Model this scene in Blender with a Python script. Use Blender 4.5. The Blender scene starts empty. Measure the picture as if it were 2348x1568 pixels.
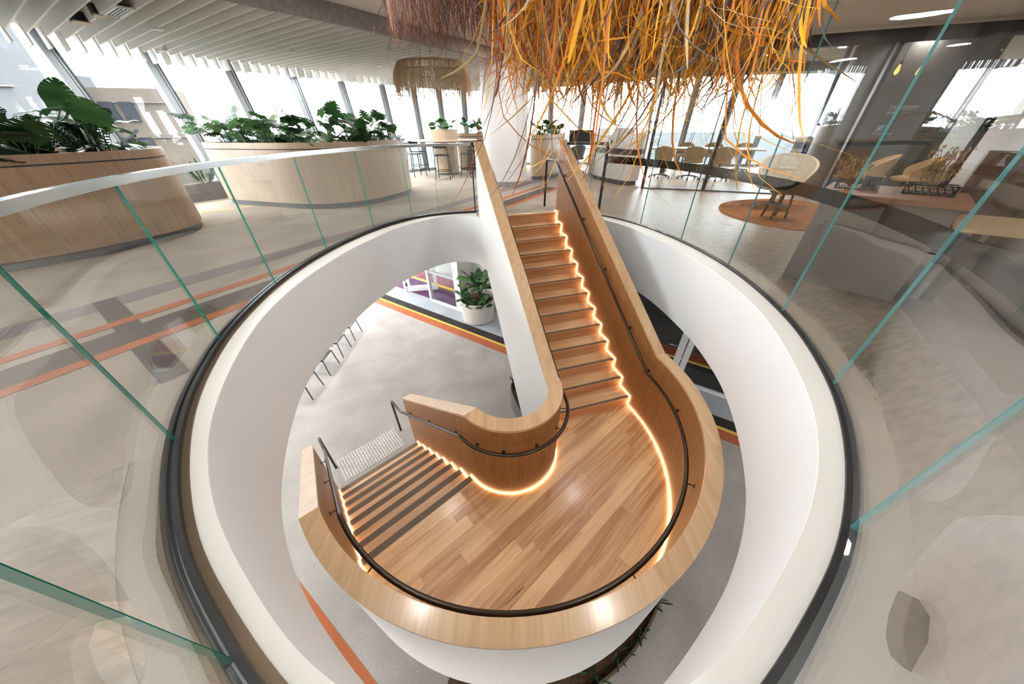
import bpy, bmesh, math, random
from mathutils import Vector, Matrix

# ------------------------------------------------------------------ camera, world, light, exposure
SC = bpy.context.scene
COL = SC.collection
PI = math.pi
EYE = 1.35                       # camera height above the upper floor (z = 0)
LOW = -3.57                      # lower floor, 21 risers of 170 mm below
F_PX, PITCH, ROLL = 697.6, math.radians(35.14), math.radians(0.6)

cam = bpy.data.cameras.new('camera')
cam.sensor_width = 36.0
cam.lens = F_PX / 2348.0 * 36.0
cam.clip_start, cam.clip_end = 0.02, 6000
cam_ob = bpy.data.objects.new('camera', cam)
COL.objects.link(cam_ob)
_f = Vector((0, math.cos(PITCH), -math.sin(PITCH)))
_u0 = Vector((0, math.sin(PITCH), math.cos(PITCH)))
_r0 = Vector((1, 0, 0))
_r = _r0 * math.cos(ROLL) - _u0 * math.sin(ROLL)
_u = _u0 * math.cos(ROLL) + _r0 * math.sin(ROLL)
cam_ob.matrix_world = Matrix(((_r.x, _u.x, -_f.x, 0), (_r.y, _u.y, -_f.y, 0), (_r.z, _u.z, -_f.z, EYE), (0, 0, 0, 1)))
SC.camera = cam_ob

SC.view_settings.view_transform = 'Standard'
SC.view_settings.look = 'None'
SC.view_settings.gamma = 1.0
SC.view_settings.use_curve_mapping = False
SC.view_settings.exposure = 0.55
SC.cycles.use_denoising = True
SC.cycles.use_adaptive_sampling = True
SC.cycles.adaptive_threshold = 0.08
SC.cycles.use_light_tree = False
SC.cycles.max_bounces = 5
SC.cycles.diffuse_bounces = 3
SC.cycles.glossy_bounces = 3
SC.cycles.transparent_max_bounces = 16
SC.cycles.transmission_bounces = 6
SC.cycles.caustics_reflective = False
SC.cycles.caustics_refractive = False
SC.cycles.sample_clamp_indirect = 6.0

SKY_STRENGTH = 12.0
world = bpy.data.worlds.new('sky')
SC.world = world
world.use_nodes = True
bg = world.node_tree.nodes['Background']
bg.inputs['Color'].default_value = (0.88, 0.945, 1.0, 1)
bg.inputs['Strength'].default_value = SKY_STRENGTH

sun = bpy.data.lights.new('sun', 'SUN')
sun.energy = 1.2
sun.angle = math.radians(1.5)
sun.color = (1.0, 0.93, 0.82)
sun_ob = bpy.data.objects.new('sun', sun)
COL.objects.link(sun_ob)
sun_ob.rotation_euler = (math.radians(52), 0, math.radians(35))

DOWN_W = 26.0                    # each ceiling downlight
LED = 14.0                       # stair light strips
random.seed(7)

# ------------------------------------------------------------------ materials
MATS = {}
def nodes_of(name):
    m = bpy.data.materials.new(name)
    m.use_nodes = True
    nt = m.node_tree
    nt.nodes.clear()
    out = nt.nodes.new('ShaderNodeOutputMaterial')
    return m, nt, out

def N(nt, typ, **kw):
    n = nt.nodes.new(typ)
    for k, v in kw.items():
        if k in n.inputs:
            n.inputs[k].default_value = v
        else:
            setattr(n, k, v)
    return n

def c4(c):
    return (c[0], c[1], c[2], 1)

def plain(name, col, rough=0.5, metal=0.0, noise=0.0, scale=8.0, bump=0.0, bscale=60.0, stretch=(1, 1, 1), spec=0.5, col2=None, rot=0.0):
    m, nt, out = nodes_of(name)
    p = N(nt, 'ShaderNodeBsdfPrincipled')
    p.inputs['Base Color'].default_value = c4(col)
    p.inputs['Roughness'].default_value = rough
    p.inputs['Metallic'].default_value = metal
    p.inputs['Specular IOR Level'].default_value = spec
    if noise or bump:
        tc = N(nt, 'ShaderNodeTexCoord')
        mp = N(nt, 'ShaderNodeMapping')
        mp.inputs['Scale'].default_value = stretch
        mr_ = N(nt, 'ShaderNodeMapping')
        mr_.inputs['Rotation'].default_value = (0, 0, rot)
        nt.links.new(tc.outputs['Object'], mr_.inputs['Vector'])
        nt.links.new(mr_.outputs[0], mp.inputs['Vector'])
        if noise:
            nz = N(nt, 'ShaderNodeTexNoise')
            nz.inputs['Scale'].default_value = scale
            nz.inputs['Detail'].default_value = 7
            nz.inputs['Roughness'].default_value = 0.62
            nt.links.new(mp.outputs[0], nz.inputs['Vector'])
            mx = N(nt, 'ShaderNodeMix', data_type='RGBA')
            d = col2 if col2 else tuple(c * (1 - noise) for c in col)
            mx.inputs[6].default_value = c4(d)
            mx.inputs[7].default_value = c4(tuple(min(1, c * (1 + noise * .6)) for c in col))
            cr = N(nt, 'ShaderNodeMapRange')
            cr.inputs['From Min'].default_value = 0.3
            cr.inputs['From Max'].default_value = 0.7
            nt.links.new(nz.outputs['Fac'], cr.inputs['Value'])
            nt.links.new(cr.outputs[0], mx.inputs[0])
            nt.links.new(mx.outputs[2], p.inputs['Base Color'])
        if bump:
            n2 = N(nt, 'ShaderNodeTexNoise')
            n2.inputs['Scale'].default_value = bscale
            n2.inputs['Detail'].default_value = 3
            nt.links.new(mp.outputs[0], n2.inputs['Vector'])
            b = N(nt, 'ShaderNodeBump')
            b.inputs['Strength'].default_value = bump
            b.inputs['Distance'].default_value = 0.01
            nt.links.new(n2.outputs['Fac'], b.inputs['Height'])
            nt.links.new(b.outputs[0], p.inputs['Normal'])
    nt.links.new(p.outputs[0], out.inputs[0])
    MATS[name] = m
    return m

def wood(name, light, dark, grain='z', rough=0.42, scale=1.0, rot=0.0, knots=False, rnd=0.0, coat=0.0):
    """procedural timber: streaks stretched along the grain axis; rnd varies the tone piece by piece"""
    m, nt, out = nodes_of(name)
    p = N(nt, 'ShaderNodeBsdfPrincipled')
    p.inputs['Roughness'].default_value = rough
    p.inputs['Coat Weight'].default_value = coat
    p.inputs['Coat Roughness'].default_value = 0.15
    tc = N(nt, 'ShaderNodeTexCoord')
    r = N(nt, 'ShaderNodeMapping')
    r.inputs['Rotation'].default_value = (0, 0, rot)
    nt.links.new(tc.outputs['Object'], r.inputs['Vector'])
    oi = N(nt, 'ShaderNodeObjectInfo')
    ofs = N(nt, 'ShaderNodeVectorMath', operation='MULTIPLY_ADD')
    nt.links.new(oi.outputs['Random'], ofs.inputs[0])
    ofs.inputs[1].default_value = (31.0, 17.0, 23.0) if rnd else (0, 0, 0)
    nt.links.new(r.outputs[0], ofs.inputs[2])
    s = {'x': (1.2, 22, 22), 'y': (22, 1.2, 22), 'z': (22, 22, 1.2)}[grain]
    mp = N(nt, 'ShaderNodeMapping')
    mp.inputs['Scale'].default_value = tuple(v * scale for v in s)
    nt.links.new(ofs.outputs[0], mp.inputs['Vector'])
    n1 = N(nt, 'ShaderNodeTexNoise')
    n1.inputs['Scale'].default_value = 1.0
    n1.inputs['Detail'].default_value = 5
    n1.inputs['Distortion'].default_value = 0.6
    nt.links.new(mp.outputs[0], n1.inputs['Vector'])
    mp2 = N(nt, 'ShaderNodeMapping')
    mp2.inputs['Scale'].default_value = tuple(v * scale * (4 if v > 10 else 1.5) for v in s)
    nt.links.new(ofs.outputs[0], mp2.inputs['Vector'])
    n2 = N(nt, 'ShaderNodeTexNoise')
    n2.inputs['Scale'].default_value = 1.0
    n2.inputs['Detail'].default_value = 2
    nt.links.new(mp2.outputs[0], n2.inputs['Vector'])
    add = N(nt, 'ShaderNodeMath', operation='MULTIPLY_ADD')
    nt.links.new(n2.outputs['Fac'], add.inputs[0])
    add.inputs[1].default_value = 0.35
    nt.links.new(n1.outputs['Fac'], add.inputs[2])
    mr = N(nt, 'ShaderNodeMapRange')
    mr.inputs['From Min'].default_value = 0.45
    mr.inputs['From Max'].default_value = 0.95
    nt.links.new(add.outputs[0], mr.inputs['Value'])
    if rnd:
        sh = N(nt, 'ShaderNodeMath', operation='MULTIPLY_ADD')
        nt.links.new(oi.outputs['Random'], sh.inputs[0])
        sh.inputs[1].default_value = rnd
        nt.links.new(mr.outputs[0], sh.inputs[2])
        s2 = N(nt, 'ShaderNodeMath', operation='SUBTRACT')
        nt.links.new(sh.outputs[0], s2.inputs[0])
        s2.inputs[1].default_value = rnd * .45
        s2.use_clamp = True
        fac = s2.outputs[0]
    else:
        fac = mr.outputs[0]
    mx = N(nt, 'ShaderNodeMix', data_type='RGBA')
    mx.inputs[6].default_value = c4(light)
    mx.inputs[7].default_value = c4(dark)
    nt.links.new(fac, mx.inputs[0])
    last = mx.outputs[2]
    if knots:
        vo = N(nt, 'ShaderNodeTexNoise')
        mp3 = N(nt, 'ShaderNodeMapping')
        mp3.inputs['Scale'].default_value = {'x': (3, 26, 8), 'y': (26, 3, 8), 'z': (26, 26, 3)}[grain]
        nt.links.new(ofs.outputs[0], mp3.inputs['Vector'])
        vo.inputs['Scale'].default_value = 1.0
        nt.links.new(mp3.outputs[0], vo.inputs['Vector'])
        k = N(nt, 'ShaderNodeMapRange')
        k.inputs['From Min'].default_value = 0.755
        k.inputs['From Max'].default_value = 0.79
        nt.links.new(vo.outputs['Fac'], k.inputs['Value'])
        m2 = N(nt, 'ShaderNodeMix', data_type='RGBA')
        m2.inputs[7].default_value = c4(tuple(v * .22 for v in dark))
        nt.links.new(k.outputs[0], m2.inputs[0])
        nt.links.new(last, m2.inputs[6])
        last = m2.outputs[2]
    nt.links.new(last, p.inputs['Base Color'])
    b = N(nt, 'ShaderNodeBump')
    b.inputs['Strength'].default_value = 0.08
    b.inputs['Distance'].default_value = 0.004
    nt.links.new(n2.outputs['Fac'], b.inputs['Height'])
    nt.links.new(b.outputs[0], p.inputs['Normal'])
    nt.links.new(p.outputs[0], out.inputs[0])
    MATS[name] = m
    return m

def carpet(name, a, b, scale=90, rot=0.0, aspect=3.0):
    m, nt, out = nodes_of(name)
    p = N(nt, 'ShaderNodeBsdfPrincipled')
    p.inputs['Roughness'].default_value = 0.95
    p.inputs['Specular IOR Level'].default_value = 0.1
    tc = N(nt, 'ShaderNodeTexCoord')
    mp = N(nt, 'ShaderNodeMapping')
    mp.inputs['Rotation'].default_value = (0, 0, rot)
    mp.inputs['Scale'].default_value = (1, aspect, 1)
    nt.links.new(tc.outputs['Object'], mp.inputs['Vector'])
    n1 = N(nt, 'ShaderNodeTexNoise')
    n1.inputs['Scale'].default_value = scale
    n1.inputs['Detail'].default_value = 3
    nt.links.new(mp.outputs[0], n1.inputs['Vector'])
    n2 = N(nt, 'ShaderNodeTexNoise')
    n2.inputs['Scale'].default_value = 1.6
    n2.inputs['Detail'].default_value = 2
    nt.links.new(tc.outputs['Object'], n2.inputs['Vector'])
    ad = N(nt, 'ShaderNodeMath', operation='MULTIPLY_ADD')
    nt.links.new(n2.outputs['Fac'], ad.inputs[0])
    ad.inputs[1].default_value = 0.5
    nt.links.new(n1.outputs['Fac'], ad.inputs[2])
    mr = N(nt, 'ShaderNodeMapRange')
    mr.inputs['From Min'].default_value = 0.5
    mr.inputs['From Max'].default_value = 1.0
    nt.links.new(ad.outputs[0], mr.inputs['Value'])
    mx = N(nt, 'ShaderNodeMix', data_type='RGBA')
    mx.inputs[6].default_value = c4(a)
    mx.inputs[7].default_value = c4(b)
    nt.links.new(mr.outputs[0], mx.inputs[0])
    nt.links.new(mx.outputs[2], p.inputs['Base Color'])
    bp = N(nt, 'ShaderNodeBump')
    bp.inputs['Strength'].default_value = 0.5
    bp.inputs['Distance'].default_value = 0.006
    nt.links.new(n1.outputs['Fac'], bp.inputs['Height'])
    nt.links.new(bp.outputs[0], p.inputs['Normal'])
    nt.links.new(p.outputs[0], out.inputs[0])
    MATS[name] = m
    return m

def emit(name, col, strength):
    m, nt, out = nodes_of(name)
    e = N(nt, 'ShaderNodeEmission')
    e.inputs['Color'].default_value = c4(col)
    e.inputs['Strength'].default_value = strength
    nt.links.new(e.outputs[0], out.inputs[0])
    MATS[name] = m
    return m

def glass(name, tint=(0.93, 0.97, 0.95), wobble=0.0, wscale=1.2, boost=1.0):
    """clear sheet glass: straight-through transmission plus a Fresnel mirror"""
    m, nt, out = nodes_of(name)
    t = N(nt, 'ShaderNodeBsdfTransparent')
    t.inputs['Color'].default_value = c4(tint)
    g = N(nt, 'ShaderNodeBsdfGlossy')
    g.inputs['Roughness'].default_value = 0.0
    g.inputs['Color'].default_value = (1, 1, 1, 1)
    lw_ = N(nt, 'ShaderNodeLayerWeight')          # Schlick's Fresnel, the same from both sides of the sheet
    lw_.inputs['Blend'].default_value = 0.5
    pw = N(nt, 'ShaderNodeMath', operation='POWER')
    pw.inputs[1].default_value = 5.0
    nt.links.new(lw_.outputs['Facing'], pw.inputs[0])
    fr = N(nt, 'ShaderNodeMath', operation='MULTIPLY_ADD')
    fr.inputs[1].default_value = 0.957
    fr.inputs[2].default_value = 0.043
    nt.links.new(pw.outputs[0], fr.inputs[0])
    if wobble:
        tc = N(nt, 'ShaderNodeTexCoord')
        nz = N(nt, 'ShaderNodeTexNoise')
        nz.inputs['Scale'].default_value = wscale
        nz.inputs['Detail'].default_value = 1
        nt.links.new(tc.outputs['Object'], nz.inputs['Vector'])
        b = N(nt, 'ShaderNodeBump')
        b.inputs['Strength'].default_value = 1.0
        b.inputs['Distance'].default_value = wobble
        nt.links.new(nz.outputs['Fac'], b.inputs['Height'])
        nt.links.new(b.outputs[0], g.inputs['Normal'])
    mu = N(nt, 'ShaderNodeMath', operation='MULTIPLY')
    mu.inputs[1].default_value = boost
    nt.links.new(fr.outputs[0], mu.inputs[0])
    mx = N(nt, 'ShaderNodeMixShader')
    nt.links.new(mu.outputs[0], mx.inputs[0])
    nt.links.new(t.outputs[0], mx.inputs[1])
    nt.links.new(g.outputs[0], mx.inputs[2])
    nt.links.new(mx.outputs[0], out.inputs[0])
    MATS[name] = m
    return m

def leafmat(name, a, b, rough=0.35):
    m, nt, out = nodes_of(name)
    p = N(nt, 'ShaderNodeBsdfPrincipled')
    p.inputs['Roughness'].default_value = rough
    oi = N(nt, 'ShaderNodeObjectInfo')
    tc = N(nt, 'ShaderNodeTexCoord')
    nz = N(nt, 'ShaderNodeTexNoise')
    nz.inputs['Scale'].default_value = 6
    nt.links.new(tc.outputs['Object'], nz.inputs['Vector'])
    ad = N(nt, 'ShaderNodeMath', operation='MULTIPLY_ADD')
    nt.links.new(nz.outputs['Fac'], ad.inputs[0])
    ad.inputs[1].default_value = 0.5
    nt.links.new(oi.outputs['Random'], ad.inputs[2])
    sb = N(nt, 'ShaderNodeMath', operation='SUBTRACT')
    sb.inputs[1].default_value = 0.25
    sb.use_clamp = True
    nt.links.new(ad.outputs[0], sb.inputs[0])
    mx = N(nt, 'ShaderNodeMix', data_type='RGBA')
    mx.inputs[6].default_value = c4(a)
    mx.inputs[7].default_value = c4(b)
    nt.links.new(sb.outputs[0], mx.inputs[0])
    nt.links.new(mx.outputs[2], p.inputs['Base Color'])
    tr = N(nt, 'ShaderNodeBsdfTranslucent')
    nt.links.new(mx.outputs[2], tr.inputs['Color'])
    ms = N(nt, 'ShaderNodeMixShader')
    ms.inputs[0].default_value = 0.22
    nt.links.new(p.outputs[0], ms.inputs[1])
    nt.links.new(tr.outputs[0], ms.inputs[2])
    nt.links.new(ms.outputs[0], out.inputs[0])
    MATS[name] = m
    return m

W1 = (0.55, 0.83)                # direction the facade, the bulkhead and the stone paving run in
A1 = math.atan2(0.83, 0.55)
PLANK_A = math.atan2(0.653, 0.757)

plain('white_paint', (0.80, 0.79, 0.77), 0.6)
plain('fascia_white', (0.76, 0.766, 0.775), 0.6)
plain('white_ledge', (0.86, 0.845, 0.80), 0.45)
plain('ceiling_white', (0.82, 0.80, 0.77), 0.8)
plain('bulkhead_grey', (0.34, 0.31, 0.29), 0.8, noise=.25, scale=14)
plain('soffit_taupe', (0.30, 0.265, 0.235), 0.6, noise=.1, scale=1.5)
plain('felt', (0.88, 0.86, 0.81), 0.95, noise=.07, scale=40)
carpet('carpet_beige', (0.25, 0.205, 0.168), (0.47, 0.395, 0.33), rot=.6)
carpet('carpet_lower', (0.27, 0.25, 0.23), (0.50, 0.465, 0.43), rot=-.5)
carpet('carpet_blue', (0.30, 0.32, 0.35), (0.46, 0.48, 0.51), rot=-.5)
carpet('carpet_orange', (0.34, 0.095, 0.04), (0.50, 0.17, 0.08))
carpet('carpet_brown', (0.085, 0.064, 0.053), (0.15, 0.117, 0.10))
carpet('carpet_black', (0.022, 0.02, 0.02), (0.06, 0.052, 0.05))
carpet('carpet_yellow', (0.62, 0.42, 0.07), (0.80, 0.58, 0.14))
carpet('carpet_purple', (0.10, 0.04, 0.09), (0.17, 0.08, 0.15))
carpet('carpet_mauve', (0.17, 0.14, 0.135), (0.29, 0.24, 0.235))
carpet('reflection_brick', (0.16, 0.035, 0.02), (0.24, 0.06, 0.035))  # tone of the reflected stripe painted behind the right doors
carpet('carpet_rose', (0.22, 0.07, 0.10), (0.32, 0.12, 0.16))
carpet('carpet_taupe', (0.20, 0.165, 0.145), (0.34, 0.29, 0.255), scale=140, aspect=1)
carpet('rug_rust', (0.13, 0.045, 0.015), (0.46, 0.19, 0.065), scale=6, aspect=4)
plain('stone', (0.39, 0.315, 0.245), 0.36, noise=.42, scale=3.2, stretch=(1.6, 9, 1), col2=(0.175, 0.13, 0.09), rot=-.35)
plain('stone_border', (0.45, 0.37, 0.29), 0.4, noise=.12, scale=5)
plain('black_metal', (0.018, 0.019, 0.02), 0.42, 0.3)
plain('dark_bronze', (0.055, 0.043, 0.032), 0.28, 0.75)
plain('bronze_strip', (0.22, 0.165, 0.11), 0.35, 0.6)
plain('steel', (0.62, 0.63, 0.63), 0.22, 1.0)
plain('silver_frame', (0.36, 0.40, 0.44), 0.4, 0.3)
plain('dark_frame', (0.06, 0.075, 0.085), 0.35, 0.4)
plain('white_frame', (0.80, 0.82, 0.84), 0.35)
plain('kick_grey', (0.13, 0.13, 0.135), 0.5)
plain('charcoal', (0.05, 0.048, 0.047), 0.6)
plain('stone_planter', (0.16, 0.155, 0.155), 0.7, noise=.15, scale=10)
plain('soil', (0.10, 0.055, 0.03), 0.95, noise=.5, scale=30, bump=.6)
plain('pot_white', (0.72, 0.69, 0.65), 0.25)
plain('nosing', (0.17, 0.125, 0.08), 0.55, noise=.2, scale=90)
plain('concrete', (0.060, 0.061, 0.061), 0.9, noise=.1, scale=.25)
plain('building_beige', (0.088, 0.070, 0.052), 0.9, noise=.1, scale=.3)
plain('building_pale', (0.105, 0.092, 0.075), 0.9)
plain('building_glass', (0.018, 0.021, 0.028), 0.6, spec=.1)
plain('land', (0.013, 0.0185, 0.0165), 1.0, noise=.55, scale=.02, col2=(0.021, 0.026, 0.033))  # bluish second tone paints distance haze into the land
plain('tan_fabric', (0.50, 0.34, 0.18), 0.9, noise=.12, scale=60)
plain('cream_fabric', (0.62, 0.54, 0.43), 0.9, noise=.1, scale=60)
plain('grey_fabric', (0.36, 0.35, 0.34), 0.9)
plain('grey_laminate', (0.20, 0.18, 0.155), 0.5)
plain('pale_laminate', (0.58, 0.42, 0.24), 0.45)
plain('dark_panel', (0.035, 0.031, 0.028), 0.45)
plain('column_grey', (0.12, 0.125, 0.13), 0.35)
plain('white_laminate', (0.74, 0.72, 0.69), 0.4)
plain('sign_white', (0.85, 0.85, 0.83), 0.6)
plain('sign_blue', (0.08, 0.25, 0.55), 0.6)
plain('glass_edge', (0.01, 0.30, 0.22), 0.12)
plain('glass_edge_pale', (0.14, 0.42, 0.43), 0.12)
plain('dot_white', (0.86, 0.87, 0.88), 0.35)
plain('dot_dark', (0.10, 0.085, 0.07), 0.5)
plain('dried_tan', (0.46, 0.30, 0.13), 0.9)
plain('dried_brown', (0.22, 0.10, 0.04), 0.9)
plain('raffia', (0.52, 0.38, 0.23), 0.9)
plain('raffia_dark', (0.42, 0.29, 0.17), 0.9)
plain('strand_ochre', (0.80, 0.38, 0.02), 0.6)
plain('strand_orange', (0.66, 0.21, 0.02), 0.6)
plain('strand_rust', (0.40, 0.075, 0.012), 0.6)
plain('strand_grey', (0.095, 0.08, 0.08), 0.6)
plain('strand_straw', (0.50, 0.40, 0.22), 0.6)
plain('strand_brown', (0.17, 0.062, 0.03), 0.7)
plain('strand_plum', (0.085, 0.048, 0.045), 0.7)
wood('landing_wood', (0.93, 0.63, 0.335), (0.55, 0.275, 0.12), 'x', 0.34, rot=-PLANK_A, knots=True, rnd=1.0, coat=.15)
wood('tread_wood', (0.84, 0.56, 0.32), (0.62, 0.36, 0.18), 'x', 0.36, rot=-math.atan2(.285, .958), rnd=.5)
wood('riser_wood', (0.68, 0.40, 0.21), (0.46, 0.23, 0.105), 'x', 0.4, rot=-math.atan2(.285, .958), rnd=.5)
wood('tread_wood_b', (0.84, 0.57, 0.35), (0.62, 0.37, 0.20), 'x', 0.36, rot=-PLANK_A, rnd=.5)
wood('veneer', (0.37, 0.175, 0.062), (0.235, 0.10, 0.032), 'z', 0.45, scale=1.6)
wood('coping_wood', (0.66, 0.445, 0.255), (0.50, 0.31, 0.16), 'y', 0.34, scale=.7, rnd=.35, coat=.35)
wood('oak', (0.41, 0.265, 0.165), (0.28, 0.175, 0.105), 'z', 0.45, scale=1.3)
wood('oak_pale', (0.50, 0.385, 0.275), (0.39, 0.29, 0.20), 'z', 0.45, scale=1.3)
wood('counter_wood', (0.44, 0.21, 0.11), (0.28, 0.12, 0.06), 'x', 0.35, rot=math.radians(48))
wood('walnut', (0.16, 0.085, 0.05), (0.09, 0.048, 0.03), 'z', 0.45)
wood('floor_light', (0.62, 0.44, 0.27), (0.50, 0.33, 0.19), 'x', 0.4)
emit('led_warm', (1.0, 0.60, 0.30), LED)
emit('lamp_disc', (1.0, 0.86, 0.68), 18)
emit('bulb_amber', (1.0, 0.50, 0.14), 2.2)
glass('clear_glass', (0.965, 0.98, 0.968), 0.006, 1.1)
glass('tall_glass', (0.86, 0.85, 0.83), 0.010, 1.0, boost=1.25)
glass('window_glass', (0.98, 0.99, 1.0))
glass('door_glass', (0.90, 0.93, 0.93))
glass('band_glass', (0.13, 0.14, 0.15), 0, boost=1.0)
leafmat('leaf_dark', (0.006, 0.024, 0.008), (0.022, 0.075, 0.016))
leafmat('leaf_mid', (0.016, 0.055, 0.018), (0.055, 0.14, 0.04))
leafmat('leaf_light', (0.045, 0.12, 0.045), (0.12, 0.23, 0.09))
plain('stem_green', (0.06, 0.12, 0.03), 0.6)

# ------------------------------------------------------------------ mesh helpers
def mesh(name, verts, faces, mat, parent=None, smooth=False, world=False, mats=None, midx=None):
    if parent is not None and world:
        o = parent.location
        if parent.parent is not None:
            o = o + parent.parent.location
        verts = [(v[0] - o.x, v[1] - o.y, v[2] - o.z) for v in verts]
    me = bpy.data.meshes.new(name)
    me.from_pydata([tuple(v) for v in verts], [], faces)
    for mm in (mats or [mat]):
        me.materials.append(MATS[mm])
    if midx:
        me.polygons.foreach_set('material_index', midx)
    if smooth:
        me.polygons.foreach_set('use_smooth', [True] * len(me.polygons))
    me.update()
    ob = bpy.data.objects.new(name, me)
    COL.objects.link(ob)
    if parent is not None:
        ob.parent = parent
    return ob

def tag(o, label, cat, group=None, kind=None):
    o['label'] = label
    o['category'] = cat
    if group:
        o['group'] = group
    if kind:
        o['kind'] = kind
    return o

def thing(name, label, cat, loc=(0, 0, 0), rz=0.0, group=None, kind=None):
    o = bpy.data.objects.new(name, None)
    o.empty_display_size = 0.1
    COL.objects.link(o)
    o.location = loc
    o.rotation_euler = (0, 0, rz)
    return tag(o, label, cat, group, kind)

def struct(o, label, cat):
    return tag(o, label, cat, kind='structure')

def dup(root, loc, rz=None, label=None, scale=None):
    r = root.copy()
    COL.objects.link(r)
    r.location = loc
    if rz is not None:
        r.rotation_euler = (0, 0, rz)
    if scale is not None:
        r.scale = (scale, scale, scale)
    if label:
        r['label'] = label
    for ch in list(root.children):
        c = ch.copy()
        COL.objects.link(c)
        c.parent = r
        for g in list(ch.children):
            d = g.copy()
            COL.objects.link(d)
            d.parent = c
    return r

def boxg(c, s, rz=0.0):
    """geometry of a box: centre, size, turn about z"""
    cx, cy, cz = c
    hx, hy, hz = s[0] / 2, s[1] / 2, s[2] / 2
    co, si = math.cos(rz), math.sin(rz)
    v = []
    for z in (-hz, hz):
        for x, y in ((-hx, -hy), (hx, -hy), (hx, hy), (-hx, hy)):
            v.append((cx + x * co - y * si, cy + x * si + y * co, cz + z))
    f = [(3, 2, 1, 0), (4, 5, 6, 7), (0, 1, 5, 4), (1, 2, 6, 5), (2, 3, 7, 6), (3, 0, 4, 7)]
    return v, f

def join(parts):
    V, Fc = [], []
    for v, f in parts:
        o = len(V)
        V += list(v)
        Fc += [tuple(i + o for i in q) for q in f]
    return V, Fc

def box(name, c, s, mat, parent=None, rz=0.0, world=False, bevel=0.0):
    v, f = boxg(c, s, rz)
    o = mesh(name, v, f, mat, parent, world=world)
    if bevel:
        b = o.modifiers.new('soft_edge', 'BEVEL')
        b.width = bevel
        b.segments = 2
    return o

def prismg(poly, z0, z1):
    n = len(poly)
    v = [(p[0], p[1], z0) for p in poly] + [(p[0], p[1], z1) for p in poly]
    f = [tuple(range(n - 1, -1, -1)), tuple(range(n, 2 * n))]
    f += [(i, (i + 1) % n, n + (i + 1) % n, n + i) for i in range(n)]
    return v, f

def ccw(poly):
    a = sum(poly[i][0] * poly[(i + 1) % len(poly)][1] - poly[(i + 1) % len(poly)][0] * poly[i][1] for i in range(len(poly)))
    return poly if a > 0 else poly[::-1]

def prism(name, poly, z0, z1, mat, parent=None, world=False, smooth=False):
    v, f = prismg(ccw(poly), z0, z1)
    return mesh(name, v, f, mat, parent, world=world, smooth=smooth)

def loftg(rings, closed_path=False, caps=True):
    k, n = len(rings[0]), len(rings)
    v = [p for r in rings for p in r]
    f = []
    for i in range(n if closed_path else n - 1):
        a, b = i * k, ((i + 1) % n) * k
        for j in range(k):
            f.append((a + j, a + (j + 1) % k, b + (j + 1) % k, b + j))
    if caps and not closed_path:
        f.append(tuple(range(k - 1, -1, -1)))
        f.append(tuple((n - 1) * k + j for j in range(k)))
    return v, f

def loft(name, rings, mat, parent=None, closed_path=False, world=False, smooth=False):
    v, f = loftg(rings, closed_path)
    return mesh(name, v, f, mat, parent, world=world, smooth=smooth)

def tubeg(pts, r, n=8, closed=False, caps=True):
    pts = [Vector(p) for p in pts]
    m = len(pts)
    rr = r if isinstance(r, (list, tuple)) else [r] * m
    t0 = (pts[1] - pts[0]).normalized()
    up = Vector((0, 0, 1)) if abs(t0.z) < .9 else Vector((1, 0, 0))
    nrm = t0.cross(up).normalized()
    rings = []
    for i, p in enumerate(pts):
        if closed:
            t = (pts[(i + 1) % m] - pts[i - 1]).normalized()
        else:
            t = (pts[min(i + 1, m - 1)] - pts[max(i - 1, 0)]).normalized()
        nrm = (nrm - t * nrm.dot(t))
        if nrm.length < 1e-6:
            nrm = t.orthogonal()
        nrm.normalize()
        b = t.cross(nrm)
        rings.append([tuple(p + (nrm * math.cos(2 * PI * j / n) + b * math.sin(2 * PI * j / n)) * rr[i]) for j in range(n)])
    return loftg(rings, closed, caps)

def tube(name, pts, r, mat, parent=None, n=8, world=False, closed=False):
    v, f = tubeg(pts, r, n, closed)
    return mesh(name, v, f, mat, parent, world=world, smooth=True)

def latheg(profile, n=32, c=(0, 0)):
    """profile [(r, z)] from bottom to top"""
    rings = []
    for r, z in profile:
        rings.append([(c[0] + r * math.cos(2 * PI * j / n), c[1] + r * math.sin(2 * PI * j / n), z) for j in range(n)])
    v, f = loftg(rings, False, True)
    return v, f

def lathe(name, profile, mat, parent=None, n=32, c=(0, 0), world=False, smooth=True):
    v, f = latheg(profile, n, c)
    o = mesh(name, v, f, mat, parent, world=world, smooth=smooth)
    if smooth:
        flat_edges(o)
    return o

def flat_edges(o, ang=0.7):
    e = o.modifiers.new('edge_split', 'EDGE_SPLIT')
    e.split_angle = ang
    return o

def spline(pts, n=8, closed=False):
    """Catmull-Rom through 2D or 3D points"""
    P = [Vector(p) for p in pts]
    m = len(P)
    out = []
    for i in range(m if closed else m - 1):
        p0 = P[i - 1] if (closed or i > 0) else P[0] * 2 - P[1]
        p1, p2 = P[i], P[(i + 1) % m]
        p3 = P[(i + 2) % m] if (closed or i + 2 < m) else P[-1] * 2 - P[-2]
        for k in range(n):
            t = k / n
            out.append(0.5 * ((2 * p1) + (p2 - p0) * t + (2 * p0 - 5 * p1 + 4 * p2 - p3) * t * t + (3 * p1 - p0 - 3 * p2 + p3) * t ** 3))
    if not closed:
        out.append(P[-1])
    return [tuple(p) for p in out]

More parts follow.
